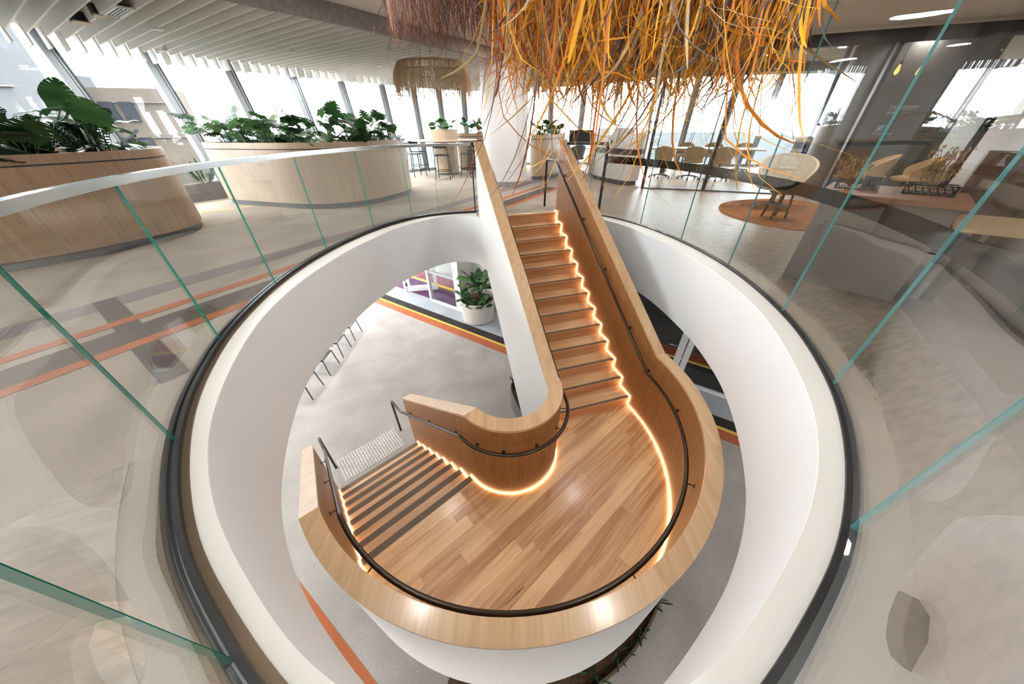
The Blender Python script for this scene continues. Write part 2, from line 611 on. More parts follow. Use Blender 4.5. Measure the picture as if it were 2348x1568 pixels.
def resample(pts, count, closed=True):
    P = [Vector(p) for p in pts]
    if closed:
        P.append(P[0])
    L = [0.0]
    for a, b in zip(P, P[1:]):
        L.append(L[-1] + (b - a).length)
    out = []
    j = 0
    for i in range(count):
        s = L[-1] * i / (count if closed else count - 1)
        while j < len(P) - 2 and L[j + 1] < s:
            j += 1
        t = (s - L[j]) / max(1e-9, L[j + 1] - L[j])
        out.append(tuple(P[j].lerp(P[j + 1], t)))
    return out

def relax(pts, it=6):
    P = [Vector(p) for p in pts]
    m = len(P)
    for _ in range(it):
        P = [P[i] * .5 + (P[i - 1] + P[(i + 1) % m]) * .25 for i in range(m)]
    return [tuple(p) for p in P]

def offset(poly, d):
    """offset of a closed ccw 2D polyline, outwards for d > 0"""
    m = len(poly)
    out = []
    for i in range(m):
        a, b = Vector(poly[i - 1]), Vector(poly[(i + 1) % m])
        t = (b - a).normalized()
        out.append((poly[i][0] + t.y * d, poly[i][1] - t.x * d))
    return out

def ring_strip(name, inner, outer, z0, z1, mat, parent=None):
    """closed band between two closed polylines with the same number of points"""
    rings = []
    for a, b in zip(inner, outer):
        rings.append([(a[0], a[1], z0), (b[0], b[1], z0), (b[0], b[1], z1), (a[0], a[1], z1)])
    return loft(name, rings, mat, parent, closed_path=True)

def arc_band(pi, po, z0, z1):
    """open band between two open polylines"""
    return [[(a[0], a[1], z0), (b[0], b[1], z0), (b[0], b[1], z1), (a[0], a[1], z1)] for a, b in zip(pi, po)]

def clip_bm(bm, co, no):
    """cut away everything on the far side (along no) of the plane"""
    g = bm.verts[:] + bm.edges[:] + bm.faces[:]
    bmesh.ops.bisect_plane(bm, geom=g, plane_co=co, plane_no=no, clear_outer=True)

def pieces(bm, ang, width, length, origin, thick, ztop, name, mat, parent, seed=1, gap=0.0016, jig=0.0, limit=300):
    """cut a flat bmesh into boards/tiles: rows along ang, staggered cross joints; each becomes its own child"""
    rnd = random.Random(seed)
    ux, uy = math.cos(ang), math.sin(ang)
    vx, vy = -uy, ux
    vs = [(v.co.x - origin[0]) * vx + (v.co.y - origin[1]) * vy for v in bm.verts]
    us = [(v.co.x - origin[0]) * ux + (v.co.y - origin[1]) * uy for v in bm.verts]
    r0, r1 = math.floor(min(vs) / width), math.ceil(max(vs) / width)
    for r in range(r0 + 1, r1):
        co = (origin[0] + vx * r * width, origin[1] + vy * r * width, 0)
        bmesh.ops.bisect_plane(bm, geom=bm.verts[:] + bm.edges[:] + bm.faces[:], plane_co=co, plane_no=(vx, vy, 0))
    cuts = {}
    for r in range(r0, r1):
        u = min(us) - rnd.random() * length
        cs = []
        while u < max(us):
            cs.append(u)
            u += length * (1 if jig == 0 else rnd.uniform(1 - jig, 1 + jig))
        cs.append(u)
        cuts[r] = cs
        for u in cs:
            fs = [f for f in bm.faces if math.floor(((f.calc_center_median().x - origin[0]) * vx + (f.calc_center_median().y - origin[1]) * vy) / width) == r]
            if not fs:
                break
            es = list({e for f in fs for e in f.edges})
            vv = list({v for f in fs for v in f.verts})
            co = (origin[0] + ux * u, origin[1] + uy * u, 0)
            bmesh.ops.bisect_plane(bm, geom=vv + es + fs, plane_co=co, plane_no=(ux, uy, 0))
    groups = {}
    for f in bm.faces:
        c = f.calc_center_median()
        r = math.floor(((c.x - origin[0]) * vx + (c.y - origin[1]) * vy) / width)
        u = (c.x - origin[0]) * ux + (c.y - origin[1]) * uy
        k = sum(1 for q in cuts[r] if q < u)
        groups.setdefault((r, k), []).append(f)
    made = []
    isles = []
    for key, fs in groups.items():          # a board cut in two by the curve becomes two boards
        left = set(fs)
        while left:
            todo, part = [left.pop()], []
            while todo:
                f = todo.pop()
                part.append(f)
                for e in f.edges:
                    for g in e.link_faces:
                        if g in left:
                            left.remove(g)
                            todo.append(g)
            isles.append((key, part))
    for key, fs in isles:
        idx, V, T = {}, [], []
        for f in fs:
            q = []
            for v in f.verts:
                if v.index not in idx or True:
                    kk = (round(v.co.x, 5), round(v.co.y, 5))
                    if kk not in idx:
                        idx[kk] = len(V)
                        V.append((v.co.x, v.co.y))
                    q.append(idx[kk])
            T.append(tuple(q))
        cx, cy = sum(p[0] for p in V) / len(V), sum(p[1] for p in V) / len(V)
        dz = rnd.uniform(0, .0008)
        n = len(V)
        def pull(p):
            d = math.hypot(p[0] - cx, p[1] - cy)
            k = max(0, 1 - gap / max(d, 1e-4))
            return (cx + (p[0] - cx) * k, cy + (p[1] - cy) * k)
        W = [pull(p) for p in V]
        verts = [(p[0] - cx, p[1] - cy, dz) for p in W] + [(p[0] - cx, p[1] - cy, -thick) for p in W]
        faces = list(T)
        cnt = {}
        for q in T:
            for a, b in zip(q, q[1:] + q[:1]):
                cnt[(a, b)] = cnt.get((a, b), 0) + 1
        for (a, b) in list(cnt):
            if (b, a) not in cnt:
                faces.append((b, a, a + n, b + n))
        o = mesh(name, verts, faces, mat, parent)
        pl = parent.location if parent else Vector((0, 0, 0))
        if parent is not None and parent.parent is not None:
            pl = pl + parent.parent.location
        o.location = (cx - pl.x, cy - pl.y, ztop - pl.z)
        made.append(o)
    bm.free()
    return made

def copy_mesh(name, me, parent, loc=(0, 0, 0), rot=(0, 0, 0), scale=1.0):
    o = bpy.data.objects.new(name, me)
    COL.objects.link(o)
    o.parent = parent
    o.location = loc
    o.rotation_euler = rot
    o.scale = (scale, scale, scale) if not isinstance(scale, (tuple, list)) else scale
    return o

def area(name, loc, size, watt, col=(1, .9, .78), rot=(0, 0, 0), spread=PI):
    l = bpy.data.lights.new(name, 'AREA')
    l.shape = 'DISK' if not isinstance(size, (tuple, list)) else 'RECTANGLE'
    if isinstance(size, (tuple, list)):
        l.size, l.size_y = size
    else:
        l.size = size
    l.energy = watt
    l.color = col
    l.spread = spread
    o = bpy.data.objects.new(name, l)
    COL.objects.link(o)
    o.location = loc
    o.rotation_euler = rot
    return o

# ------------------------------------------------------------------ setting: void, floors, ceilings, facade
E_HALF = [(0, -.06), (.45, .02), (.75, .16), (1.05, .355), (1.25, .49), (1.45, .68), (1.6, .84), (1.77, 1.05), (1.98, 1.365), (2.17, 1.76),
          (2.3, 2.1), (2.42, 2.6), (2.49, 3.1), (2.5, 3.7), (2.39, 4.5), (2.13, 5.3), (1.69, 5.95), (1.25, 6.2), (.8, 6.3), (0, 6.36)]
F_HALF = [(0, .05), (.45, .12), (.72, .24), (.97, .41), (1.24, .61), (1.49, .86), (1.70, 1.13), (1.85, 1.4), (1.98, 1.68), (2.12, 2.05),
          (2.22, 2.4), (2.27, 2.75), (2.3, 3.15), (2.27, 3.7), (2.2, 4.25), (2.06, 4.75), (1.92, 5.22), (1.5, 5.86), (1.15, 6.1), (.7, 6.22), (0, 6.28)]
def egg(h):
    full = h + [(-x, y) for x, y in h[-2:0:-1]]
    return relax(resample(spline(full, 10, True), 240), 8)
EDGE, FASC = egg(E_HALF), egg(F_HALF)
CHAN = offset(EDGE, .06)                       # outer side of the glazing channel = edge of the floor finish
NP = len(EDGE)
def near(p, curve=EDGE):
    return min(range(len(curve)), key=lambda i: (curve[i][0] - p[0]) ** 2 + (curve[i][1] - p[1]) ** 2)

FACADE = [(-8.9, -5.5), (-8.9, -3.9), (-8.9, -2.4), (-8.87, -.9), (-8.8, .6), (-8.7, 2.1), (-8.55, 3.7), (-8.35, 5.5), (-8.04, 7.2), (-7.67, 8.72),
          (-6.84, 9.84), (-5.98, 10.95), (-5.16, 12.0), (-4.25, 12.9), (-3.47, 13.8), (-2.69, 14.48), (-1.84, 15.06), (-.8, 15.5), (.4, 15.8),
          (1.7, 15.85), (3, 15.7), (4.3, 15.4), (5.6, 15.0), (6.9, 14.6), (8.2, 14.3), (9.5, 14.1), (11.27, 14.0), (12.6, 14.0), (14.3, 14.0), (16.5, 14.0)]
ROOM = FACADE + [(16.5, -5.5)]

def hit(o, d, poly, closed=True):
    """nearest forward crossing of the ray o + t d with a polyline"""
    best = None
    m = len(poly)
    for i in range(m if closed else m - 1):
        a, b = poly[i], poly[(i + 1) % m]
        ex, ey = b[0] - a[0], b[1] - a[1]
        den = d[0] * ey - d[1] * ex
        if abs(den) < 1e-9:
            continue
        t = ((a[0] - o[0]) * ey - (a[1] - o[1]) * ex) / den
        s = ((a[0] - o[0]) * d[1] - (a[1] - o[1]) * d[0]) / den
        if t > 1e-6 and -1e-6 <= s <= 1 + 1e-6 and (best is None or t < best):
            best = t
    return best

CEN = (0.0, 3.2)
def ring_floor(curve):
    """flat ring from a closed curve out to the room outline: verts, faces"""
    V, Fc = [], []
    m = len(curve)
    for p in curve:
        d = (p[0] - CEN[0], p[1] - CEN[1])
        t = hit(CEN, d, ROOM)
        V.append((p[0], p[1]))
        V.append((CEN[0] + d[0] * t, CEN[1] + d[1] * t))
    for i in range(m):
        j = (i + 1) % m
        Fc.append((2 * i, 2 * i + 1, 2 * j + 1, 2 * j))
    return V, Fc

V, Fc = ring_floor(CHAN)
floor_up = mesh('floor', [(x, y, 0) for x, y in V], Fc, 'carpet_beige')
struct(floor_up, 'beige grey carpet of the upper floor around the round stair opening', 'floor')
V, Fc = ring_floor(FASC)
struct(mesh('ceiling', [(x, y, -.90) for x, y in V], [q[::-1] for q in Fc], 'white_paint'), 'flat white ceiling of the lower level around the opening', 'ceiling')

# white fascia and ledge of the opening, glazing channel, bronze trim
rings = [[(b[0], b[1], -.9), (b[0] * 1.0 + (b[0] - CEN[0]) * .02, b[1] + (b[1] - CEN[1]) * .02, -.9), (a[0], a[1], -.012), (b[0], b[1], -.012)] for a, b in zip(EDGE, FASC)]
def run(i0, i1):
    """indices from i0 to i1 going counter-clockwise"""
    n = (i1 - i0) % NP
    return [(i0 + k) % NP for k in range(n + 1)]
RIM = run(near((-.57, 6.32)), near((1.07, 6.24)))          # the rim, open where the stair comes up
fas = loft('wall_void', [rings[i] for i in RIM], 'fascia_white', smooth=True)
flat_edges(fas, .6)
struct(fas, 'smooth white curved fascia lining the stair opening', 'wall')
# rounded inside corner where the fascia runs into the white stair wall
_a, _k, _b = Vector((-1.28, 6.03)), Vector((-.60, 6.30)), Vector((-.40, 5.40))
_arc = []
for _i in range(13):
    _t = _i / 12
    _p = _a * (1 - _t) ** 2 + _k * (2 * _t * (1 - _t)) + _b * _t ** 2
    _arc.append((_p.x, _p.y))
corner = prism('wall_void_corner', _arc + [(-.36, 5.45), (-.50, 6.34), (-1.2, 6.18)], -.9, -.013, 'fascia_white')
struct(corner, 'rounded white corner where the fascia meets the stair wall', 'wall')
struct(loft('trim_1', arc_band([FASC[i] for i in RIM], [EDGE[i] for i in RIM], -.012, 0.0), 'white_ledge'), 'narrow cream ledge along the rim of the stair opening', 'trim')
IPOST = near((1.63, 6.0))
ITALL = near((.52, .03))
ILW = near((-.68, 6.31))
IRW = near((1.02, 6.25))
left_idx = run(ILW, ITALL)
br = loft('trim_2', arc_band([offset(EDGE, -.03)[i] for i in left_idx], [EDGE[i] for i in left_idx], 0, .006), 'bronze_strip')
struct(br, 'thin bronze strip beside the low balustrade channel', 'trim')

# carpet stripes woven into the upper floor
def stripe(name, parent, a, b, w, mat, z):
    d = Vector((b[0] - a[0], b[1] - a[1])).normalized()
    n = Vector((-d.y, d.x)) * w
    poly = [a, b, (b[0] + n.x, b[1] + n.y), (a[0] + n.x, a[1] + n.y)]
    return prism(name, poly, z - .004, z, mat, parent)
# the stripes run in one direction across the carpet; those crossing the opening stop at its rim
def stripe_cut(parent, p, ang, width, mat, z, curve, tmin=-9, tmax=12):
    d = (math.cos(ang), math.sin(ang))
    n = (-d[1], d[0])
    bm = bmesh.new()
    V, Fc = ring_floor(curve)
    vs = [bm.verts.new((x, y, 0)) for x, y in V]
    for q in Fc:
        bm.faces.new([vs[i] for i in q])
    clip_bm(bm, (p[0], p[1], 0), (-n[0], -n[1], 0))
    clip_bm(bm, (p[0] + n[0] * width, p[1] + n[1] * width, 0), (n[0], n[1], 0))
    clip_bm(bm, (p[0] + d[0] * tmax, p[1] + d[1] * tmax, 0), (d[0], d[1], 0))
    clip_bm(bm, (p[0] + d[0] * tmin, p[1] + d[1] * tmin, 0), (-d[0], -d[1], 0))
    bm.normal_update()
    me = bpy.data.meshes.new('carpet_stripe')
    for v in bm.verts:
        v.co.z = z
    bm.to_mesh(me)
    bm.free()
    me.materials.append(MATS[mat])
    o = bpy.data.objects.new('carpet_stripe', me)
    COL.objects.link(o)
    o.parent = parent
    return o
SA = math.atan2(1.69, .99)
stripe_cut(floor_up, (-3.11, 2.63), SA, .12, 'carpet_orange', .003, CHAN, -6, 8)
stripe_cut(floor_up, (-2.76, 2.27), SA, .36, 'carpet_brown', .002, CHAN, -6, 8)
stripe_cut(floor_up, (-2.70, 2.20), SA, .12, 'carpet_orange', .0035, CHAN, -6, 8)
stripe_cut(floor_up, (-3.55, 2.90), SA, .30, 'carpet_mauve', .002, CHAN, -6, 12)
stripe_cut(floor_up, (-5.9, 6.86), math.atan2(.77, .53), .045, 'carpet_yellow', .003, CHAN, -.5, 5)
stripe_cut(floor_up, (-2.21, 1.61), math.atan2(1.12, -1.69), .16, 'carpet_brown', .0025, CHAN, 0, 2.1)

# stone paving to the right of the opening, tile by tile
bm = bmesh.new()
V, Fc = ring_floor(offset(EDGE, .2))
vs = [bm.verts.new((x, y, 0)) for x, y in V]
for q in Fc:
    bm.faces.new([vs[i] for i in q])
nl = (-W1[1], W1[0])
clip_bm(bm, (1.62, 6.25, 0), (nl[0], nl[1], 0))
clip_bm(bm, (3.41, 2.28, 0), (-nl[0], -nl[1], 0))
clip_bm(bm, (0, 9.4, 0), (0, 1, 0))
clip_bm(bm, (0, -3.0, 0), (0, -1, 0))
pieces(bm, A1, .60, 1.2, (3.41, 2.28), .008, .008, 'tile', 'stone', floor_up, seed=3, gap=.001)
bidx = run(ITALL, IPOST)
bo, bi_ = offset(EDGE, .2), CHAN
loft('border_strip', arc_band([bi_[i] for i in bidx], [bo[i] for i in bidx], 0, .009), 'stone_border', floor_up)
# meeting room floor and taupe carpet to the right
prism('floor_finish', [(3.2, 9.3), (9.0, 7.7), (11.5, 13.4), (3.6, 13.4)], 0.0, .006, 'floor_light', floor_up)
prism('floor_finish', [(3.41, 2.28), (.30, -2.4), (.30, -5.4), (16.4, -5.4), (16.4, 7.0), (9.0, 7.6), (6.9, 7.6)], 0.0, .005, 'carpet_taupe', floor_up)

# lower floor
LF = [(-11, -6), (11, -6), (11, 14), (-11, 14)]
floor_lo = mesh('floor', [(x, y, LOW) for x, y in LF], [(0, 1, 2, 3)], 'carpet_lower')
struct(floor_lo, 'beige carpet of the lower floor under the staircase', 'floor')
LD = (.834, -.552)
def low_stripe(p, w, mat, t0=-7, t1=9, dz=.003):
    n = (.552, .834)
    a = (p[0] + LD[0] * t0, p[1] + LD[1] * t0)
    b = (p[0] + LD[0] * t1, p[1] + LD[1] * t1)
    stripe('carpet_stripe', floor_lo, a, b, w, mat, LOW + dz)
low_stripe((-.17, 6.43), .26, 'carpet_orange')
low_stripe((-.17, 6.74), .075, 'carpet_yellow')
low_stripe((-.17, 6.83), .27, 'carpet_black')
low_stripe((-.17, 7.16), 1.25, 'carpet_blue', dz=.002)
stripe('carpet_stripe', floor_lo, (-4.2, 2.40), (0.0, -.44), -.20, 'carpet_orange', LOW + .003)

# walls that close the rooms
struct(box('wall_back', (3.8, -5.55, 1.4), (25.6, .1, 3.0), 'white_laminate'), 'plain wall of the upper floor behind the viewpoint', 'wall')
struct(box('wall_right', (16.55, 4.3, 1.4), (.1, 19.8, 3.0), 'soffit_taupe'), 'dark wall at the far end of the upper office', 'wall')
for nm, c, s in (('wall_lower_back', (0, -6, -2.2), (22, .1, 2.8)), ('wall_lower_left', (-11, 4, -2.2), (.1, 20, 2.8)),
                 ('wall_lower_right', (11, 4, -2.2), (.1, 20, 2.8)), ('wall_lower_far', (0, 14, -2.2), (22, .1, 2.8))):
    struct(box(nm, c, s, 'white_paint'), nm.replace('_', ' ') + ' in plain white paint', 'wall')

# ceiling of the upper floor: slab, lower flat soffit over the opening, grey bulkhead edge, felt baffles
slab = prism('ceiling', ROOM, 2.81, 3.05, 'ceiling_white')
struct(slab, 'white ceiling slab above the hanging felt baffles', 'ceiling')
BULK = [(-9.2, -3.5), (-6.6, .4), (-4.6, 3.4), (-3.27, 5.35), (-2.75, 5.98), (-2.17, 6.75), (-1.68, 7.5), (-1.01, 8.4), (-.18, 9.54), (1.2, 10.6), (3.5, 11.3), (7, 11.5), (16.4, 11.5)]
BULK_S = spline(BULK, 6)
soff = prism('ceiling', BULK_S + [(16.4, -5.4), (-9.2, -5.4)], 2.80, 2.809, 'ceiling_white')
struct(soff, 'flat plaster soffit over the stair opening', 'ceiling')
m = len(BULK_S)
bo2 = []
for i in range(m):
    a, b = Vector(BULK_S[max(i - 1, 0)][:2]), Vector(BULK_S[min(i + 1, m - 1)][:2])
    t = (b - a).normalized()
    bo2.append((BULK_S[i][0] + t.y * .10, BULK_S[i][1] - t.x * .10))
bk = loft('trim_3', arc_band(BULK_S, bo2, 2.60, 2.808), 'bulkhead_grey')
struct(bk, 'curved grey bulkhead edge between the felt baffles and the flat soffit', 'trim')
BD = (.84, -.543)
BN = (-BD[1], BD[0])
ipm = 0
for k in range(-26, 88):
    q = (-8.9 + BN[0] * k * .205, 1.0 + BN[1] * k * .205)
    o = (q[0] - BD[0] * 14, q[1] - BD[1] * 14)
    # the baffle starts at the facade and stops at the bulkhead
    tf = hit(o, BD, FACADE, False)
    tb = hit(o, BD, BULK_S, False)
    if tf is None or tb is None or tb - tf < .8:
        continue
    a, L = tf + .28, tb - tf - .30
    # profile along the baffle: shallow flap, notch at the window, long blade
    prof = [(0, 2.50), (.30, 2.50), (.30, 2.74), (.42, 2.74), (.42, 2.62), (L, 2.62), (L, 2.809), (0, 2.809)]
    V = []
    for sgn in (-.012, .012):
        for t, z in prof:
            V.append((o[0] + BD[0] * (a + t) + BN[0] * sgn, o[1] + BD[1] * (a + t) + BN[1] * sgn, z))
    n = len(prof)
    Fc = [tuple(range(n)), tuple(range(2 * n - 1, n - 1, -1))] + [((i + 1) % n, i, n + i, n + (i + 1) % n) for i in range(n)]
    mesh('baffle', V, Fc, 'felt', slab)

# facade: leaning mullions with panes between them
def lean(i):
    return .10 if i <= 11 else max(0.0, .10 - .022 * (i - 11)) if i < 20 else -.02
def fac_pt(i, z):
    p = FACADE[i]
    a, b = Vector(FACADE[max(i - 1, 0)]), Vector(FACADE[min(i + 1, len(FACADE) - 1)])
    t = (b - a).normalized()
    k = lean(i) * (2.5 - z)
    return Vector((p[0] + t.x * k, p[1] + t.y * k)), t
for i in range(6, len(FACADE) - 1):
    w = thing('window_%d' % (i - 5), 'tall leaning window bay, number %d from the concrete tower along the curved facade' % (i - 5), 'window', (FACADE[i][0], FACADE[i][1], 0), kind='structure')
    p0, t0 = fac_pt(i, 0)
    p1, t1 = fac_pt(i, 2.808)
    q0, _ = fac_pt(i + 1, 0)
    q1, _ = fac_pt(i + 1, 2.808)
    n = Vector((-t0.y, t0.x))          # points outwards (left of the direction of travel)
    def bar(name, off_t, off_n, wt, dn, mat):
        rings = []
        for p, z in ((p0, 0), (p1, 2.808)):
            c = p + t0 * off_t + n * off_n
            rings.append([(c.x + t0.x * a * wt / 2 + n.x * b * dn / 2, c.y + t0.y * a * wt / 2 + n.y * b * dn / 2, z) for a, b in ((-1, -1), (1, -1), (1, 1), (-1, 1))])
        loft(name, rings, mat, w, world=True)
    bar('mullion', -.045, -.10, .12, .22, 'silver_frame')
    bar('gasket', .022, -.05, .022, .16, 'dark_frame')
    bar('frame', .055, -.10, .04, .20, 'silver_frame')
    bar('mullion_cap', .09, -.10, .03, .22, 'dark_frame')
    # pane and sill
    rings = [[(p.x - n.x * s, p.y - n.y * s, z) for p, z, s in ((p0, 0, 0), (q0, 0, 0), (q1, 2.808, 0), (p1, 2.808, 0))],
             [(p.x - n.x * s, p.y - n.y * s, z) for p, z, s in ((p0, 0, .02), (q0, 0, .02), (q1, 2.808, .02), (p1, 2.808, .02))]]
    loft('pane', rings, 'window_glass', w, world=True)
    rings = [[(p.x + n.x * a, p.y + n.y * a, z) for p, a, z in ((p_, -.16, 0), (p_, .05, 0), (p_, .05, .09), (p_, -.16, .09))] for p_ in (p0, q0)]
    loft('sill', rings, 'silver_frame', w, world=True)

# outside: land, two buildings
land = mesh('landscape', [(5000 * math.cos(a), 5000 * math.sin(a), -60) for a in [2 * PI * i / 48 for i in range(48)]], [tuple(range(48))], 'land')
struct(land, 'suburban land, haze painted in its blue tint, stretching to the horizon outside the windows', 'landscape')
def tower(name, label, a, b, depth, z0, z1, mat, rows, cols, wsize, first, gapx, gapz, accent=None):
    r = thing(name, label, 'building', (a[0], a[1], z0))
    d = Vector((b[0] - a[0], b[1] - a[1]))
    L = d.length
    d.normalize()
    n = Vector((-d.y, d.x))
    prism('wall', [a, b, (b[0] + n.x * depth, b[1] + n.y * depth), (a[0] + n.x * depth, a[1] + n.y * depth)], z0, z1, mat, r, world=True)
    ang = math.atan2(d.y, d.x)
    for rr in range(rows):
        for cc in range(cols):
            t = first + gapx * cc
            c = (a[0] + d.x * t, a[1] + d.y * t, z1 - 1.25 - rr * gapz)
            f = box('window', (c[0], c[1], c[2]), (wsize[0], .30, wsize[1]), 'building_glass', r, ang, world=True)
        if accent:
            pass
    for rr in range(int((z1 - z0) / gapz) if (z1 - z0) < 60 else 14):
        box('band', (a[0] + d.x * L / 2, a[1] + d.y * L / 2, z1 - .75 - rr * gapz), (L + .1, .22, .06), 'building_pale', r, ang, world=True)
    return r, d, n, ang
bt, d, n, ang = tower('apartment_building', 'beige apartment tower with small dark windows outside the left windows', (-33, 23.5), (-23.2, 26.6), 2.5, -59.5, 3.7, 'building_beige', 8, 3, (.74, 1.05), 5.76, 1.03, 1.95)
for k, t in enumerate((5.3, 6.32)):  # pale strips paint sunlight patches onto the tower wall
    for rr in range(3):
        box('sun_patch', (-33 + d.x * t, 23.5 + d.y * t, 3.7 - 1.25 - rr * 1.95), (.28, .26, 1.05), 'building_pale', bt, ang, world=True)
v, f = join([boxg((-31.3 + i * .36, 24.9 + i * .11, 4.3), (.03, .03, 1.2)) for i in range(8)] + [boxg((-30.0, 25.3, 4.9), (2.7, .05, .05), .3)])
mesh('roof_railing', v, f, 'silver_frame', bt, world=True)
box('roof_plant', (-28.0, 26.0, 4.0), (1.2, .8, .6), 'concrete', bt, world=True)
tower('concrete_tower', 'pale concrete tower close outside the leftmost windows', (-36, 14.2), (-22, 17.6), 2, -59.5, 14, 'concrete', 0, 0, (1, 1), 0, 1, 3.4)

# downlights, most of them added to light the rooms
def downlight(x, y, z, watt=DOWN_W, size=.35, col=(1.0, .97, .935), label='round recessed ceiling downlight', grp='ceiling downlights'):
    t = thing('downlight', label, 'downlight', (x, y, z), group=grp)
    lathe('trim_ring', [(.060, -.012), (.075, -.012), (.078, 0), (.060, 0)], 'white_paint', t, 20)
    lathe('lamp_disc', [(.056, -.008), (.056, -.004)], 'lamp_disc', t, 20)
    area('downlight_beam', (x, y, z - .03), size, watt, col)
UP = [((4.73, 6.2), 'above the rust rug'), ((6.3, 6.0), 'right of the one above the rug'), ((5.9, 9.2), 'over the meeting room threshold, added for light'),
      ((8.5, 4.6), 'over the open office at the right, added for light'), ((3.9, 1.6), 'over the pale work desk, added for light'), ((6.2, 1.4), 'behind the walnut screen, added for light'),
      ((8.4, 8.4), 'in front of the sign wall, added for light'), ((11.5, 6), 'far out over the right office, added for light'), ((2.6, -2.2), 'behind the viewpoint on the right, added for light'),
      ((-2.4, -2.4), 'behind the viewpoint on the left, added for light'), ((.2, 8.2), 'over the head of the stair, added for light'), ((2.9, 8.6), 'over the stone paving beyond the screen, added for light'),
      ((12, 10), 'over the high bench, added for light'), ((-1.5, 1.6), 'over the left of the stair opening, added for light'), ((1.4, 1.5), 'over the right of the stair opening, added for light'),
      ((-1.7, 4.2), 'over the far left of the stair opening, added for light'), ((1.7, 4.6), 'over the far right of the stair opening, added for light'), ((0, -.9), 'just behind the near rim of the opening, added for light')]
for (x, y), where in UP:  # only the pair by the rug is known; the rest are added for light
    k = .85 if abs(x) < 4 and -1.2 < y < 5 else 1.0
    if x > 3.5 and y < 5:
        k = .45
    downlight(x, y, 2.80, DOWN_W * k, label='round recessed soffit downlight ' + where, grp='upper soffit downlights')
LO = [((-5.2, 8.6), 'beyond the row of black chairs'), ((-5.2, 5.8), 'above the row of black chairs'), ((-5.2, 3.0), 'left of the foot of the stair'),
      ((-4.2, .6), 'left of the landing'), ((-2.6, -1.6), 'near left of the landing'), ((0, -2.2), 'in front of the landing'), ((2.6, -1.6), 'near right of the landing'),
      ((4.2, .8), 'right of the landing'), ((4.6, 3.2), 'in front of the right glazed doors'), ((3.4, 7.4), 'inside the dark right room'),
      ((0.4, 8.2), 'right of the big white pot'), ((-2.6, 8.2), 'in front of the open glass door')]
for (x, y), where in LO:  # unseen fixtures added to light the lower level
    downlight(x, y, -.90, DOWN_W * (.6 if x > 2 else 1.25), label='added unseen lower ceiling downlight ' + where, grp='added lower ceiling downlights')
BA = [((-5.3, 6.5), 'between the two oak planters'), ((-4.3, 8.3), 'over the middle oak planter'), ((-6.6, 8.0), 'over the low stone trough'), ((-3.2, 10.0), 'beyond the middle oak planter'),
      ((-4.6, 10.6), 'close to the windows past the planter'), ((-7.4, 5.2), 'over the near oak planter'), ((-1.9, 11.0), 'in front of the bar table')]
for (x, y), where in BA:  # fixture type follows the ceiling slots; these are added for bounce light
    downlight(x, y, 2.615, DOWN_W * 1.1, label='small added downlight among the felt baffles ' + where, grp='baffle ceiling downlights')

# ------------------------------------------------------------------ the staircase
SCX, SCY = -.045, 2.54
TH1 = math.atan2(.285, .958)
e1 = Vector((math.cos(TH1), math.sin(TH1)))
d1 = Vector((e1.y, -e1.x))
TH2 = math.atan2(-.66, -.745)
n2 = Vector((math.cos(TH2), math.sin(TH2)))
d2 = Vector((n2.y, -n2.x))
RISE, GO1, GO2 = .17, .262, .268
ST = .243                               # where the upper flight meets the curved landing
LZ = -13 * RISE                         # landing level
RIN, ROUT = .61, 2.0
CC = Vector((SCX, SCY))
def up_pt(R, s):
    p = CC + e1 * R + d1 * (s - ST)
    return (p.x, p.y)
def arc_pt(R, u):
    a = TH1 + u * (TH2 - TH1)
    return (SCX + R * math.cos(a), SCY + R * math.sin(a))
def lo_pt(R, t):
    p = CC + n2 * R + d2 * t
    return (p.x, p.y)
# stations along the stair: ('u', s) upper flight, ('a', u) landing bend, ('l', t) lower flight
def at(R, st):
    return {'u': up_pt, 'a': arc_pt, 'l': lo_pt}[st[0]](R, st[1])
def nose_z(st):
    if st[0] == 'u':
        return LZ + RISE - (RISE / GO1) * st[1]
    if st[0] == 'a':
        return LZ
    return LZ - (RISE / GO2) * st[1]
def cop_z(st):
    if st[0] == 'u':
        return -1.07 + (RISE / GO1) * (ST - st[1])
    if st[0] == 'a':
        return -1.07
    return -1.07 - (RISE / GO2) * st[1]
ARC = [('a', i / 48) for i in range(49)]
UPS = lambda a, b, n: [('u', a + (b - a) * i / n) for i in range(n + 1)]
LOS = lambda a, b, n: [('l', a + (b - a) * i / n) for i in range(n + 1)]

stair = thing('staircase', 'curved timber staircase with white outer walls descending through the opening', 'staircase', (SCX, SCY, LOW))

def wall_loft(name, stations, r0, r1, zb, zt, mat):
    rings = []
    for st in stations:
        a, b = at(r0, st), at(r1, st)
        rings.append([(a[0], a[1], zb(st)), (b[0], b[1], zb(st)), (b[0], b[1], zt(st)), (a[0], a[1], zt(st))])
    o = loft(name, rings, mat, stair, world=True, smooth=True)
    flat_edges(o, .5)
    return o
S_TOP, T_END = -3.20, 2.06
ALL = UPS(S_TOP, ST, 12) + ARC[1:] + LOS(0, T_END, 8)[1:]
def zb_out(st):
    if st[0] == 'u':
        return max(-2.5, nose_z(st) - .55)
    if st[0] == 'a':
        return -2.5
    return max(LOW + .01, -2.5 - (RISE / GO2) * st[1])
def zb_in(st):
    if st[0] == 'u':
        return max(LOW + .01, -.785 - .80 * (st[1] + 2.88))
    return LOW + .01
top_of = lambda st: cop_z(st) - .032
wall_loft('wall_white', ALL, ROUT + .022, ROUT + .122, zb_out, top_of, 'white_paint')
wall_loft('wall_veneer', ALL, ROUT, ROUT + .021, zb_out, top_of, 'veneer')
wall_loft('wall_white', ALL, RIN - .15, RIN - .022, zb_in, top_of, 'white_paint')
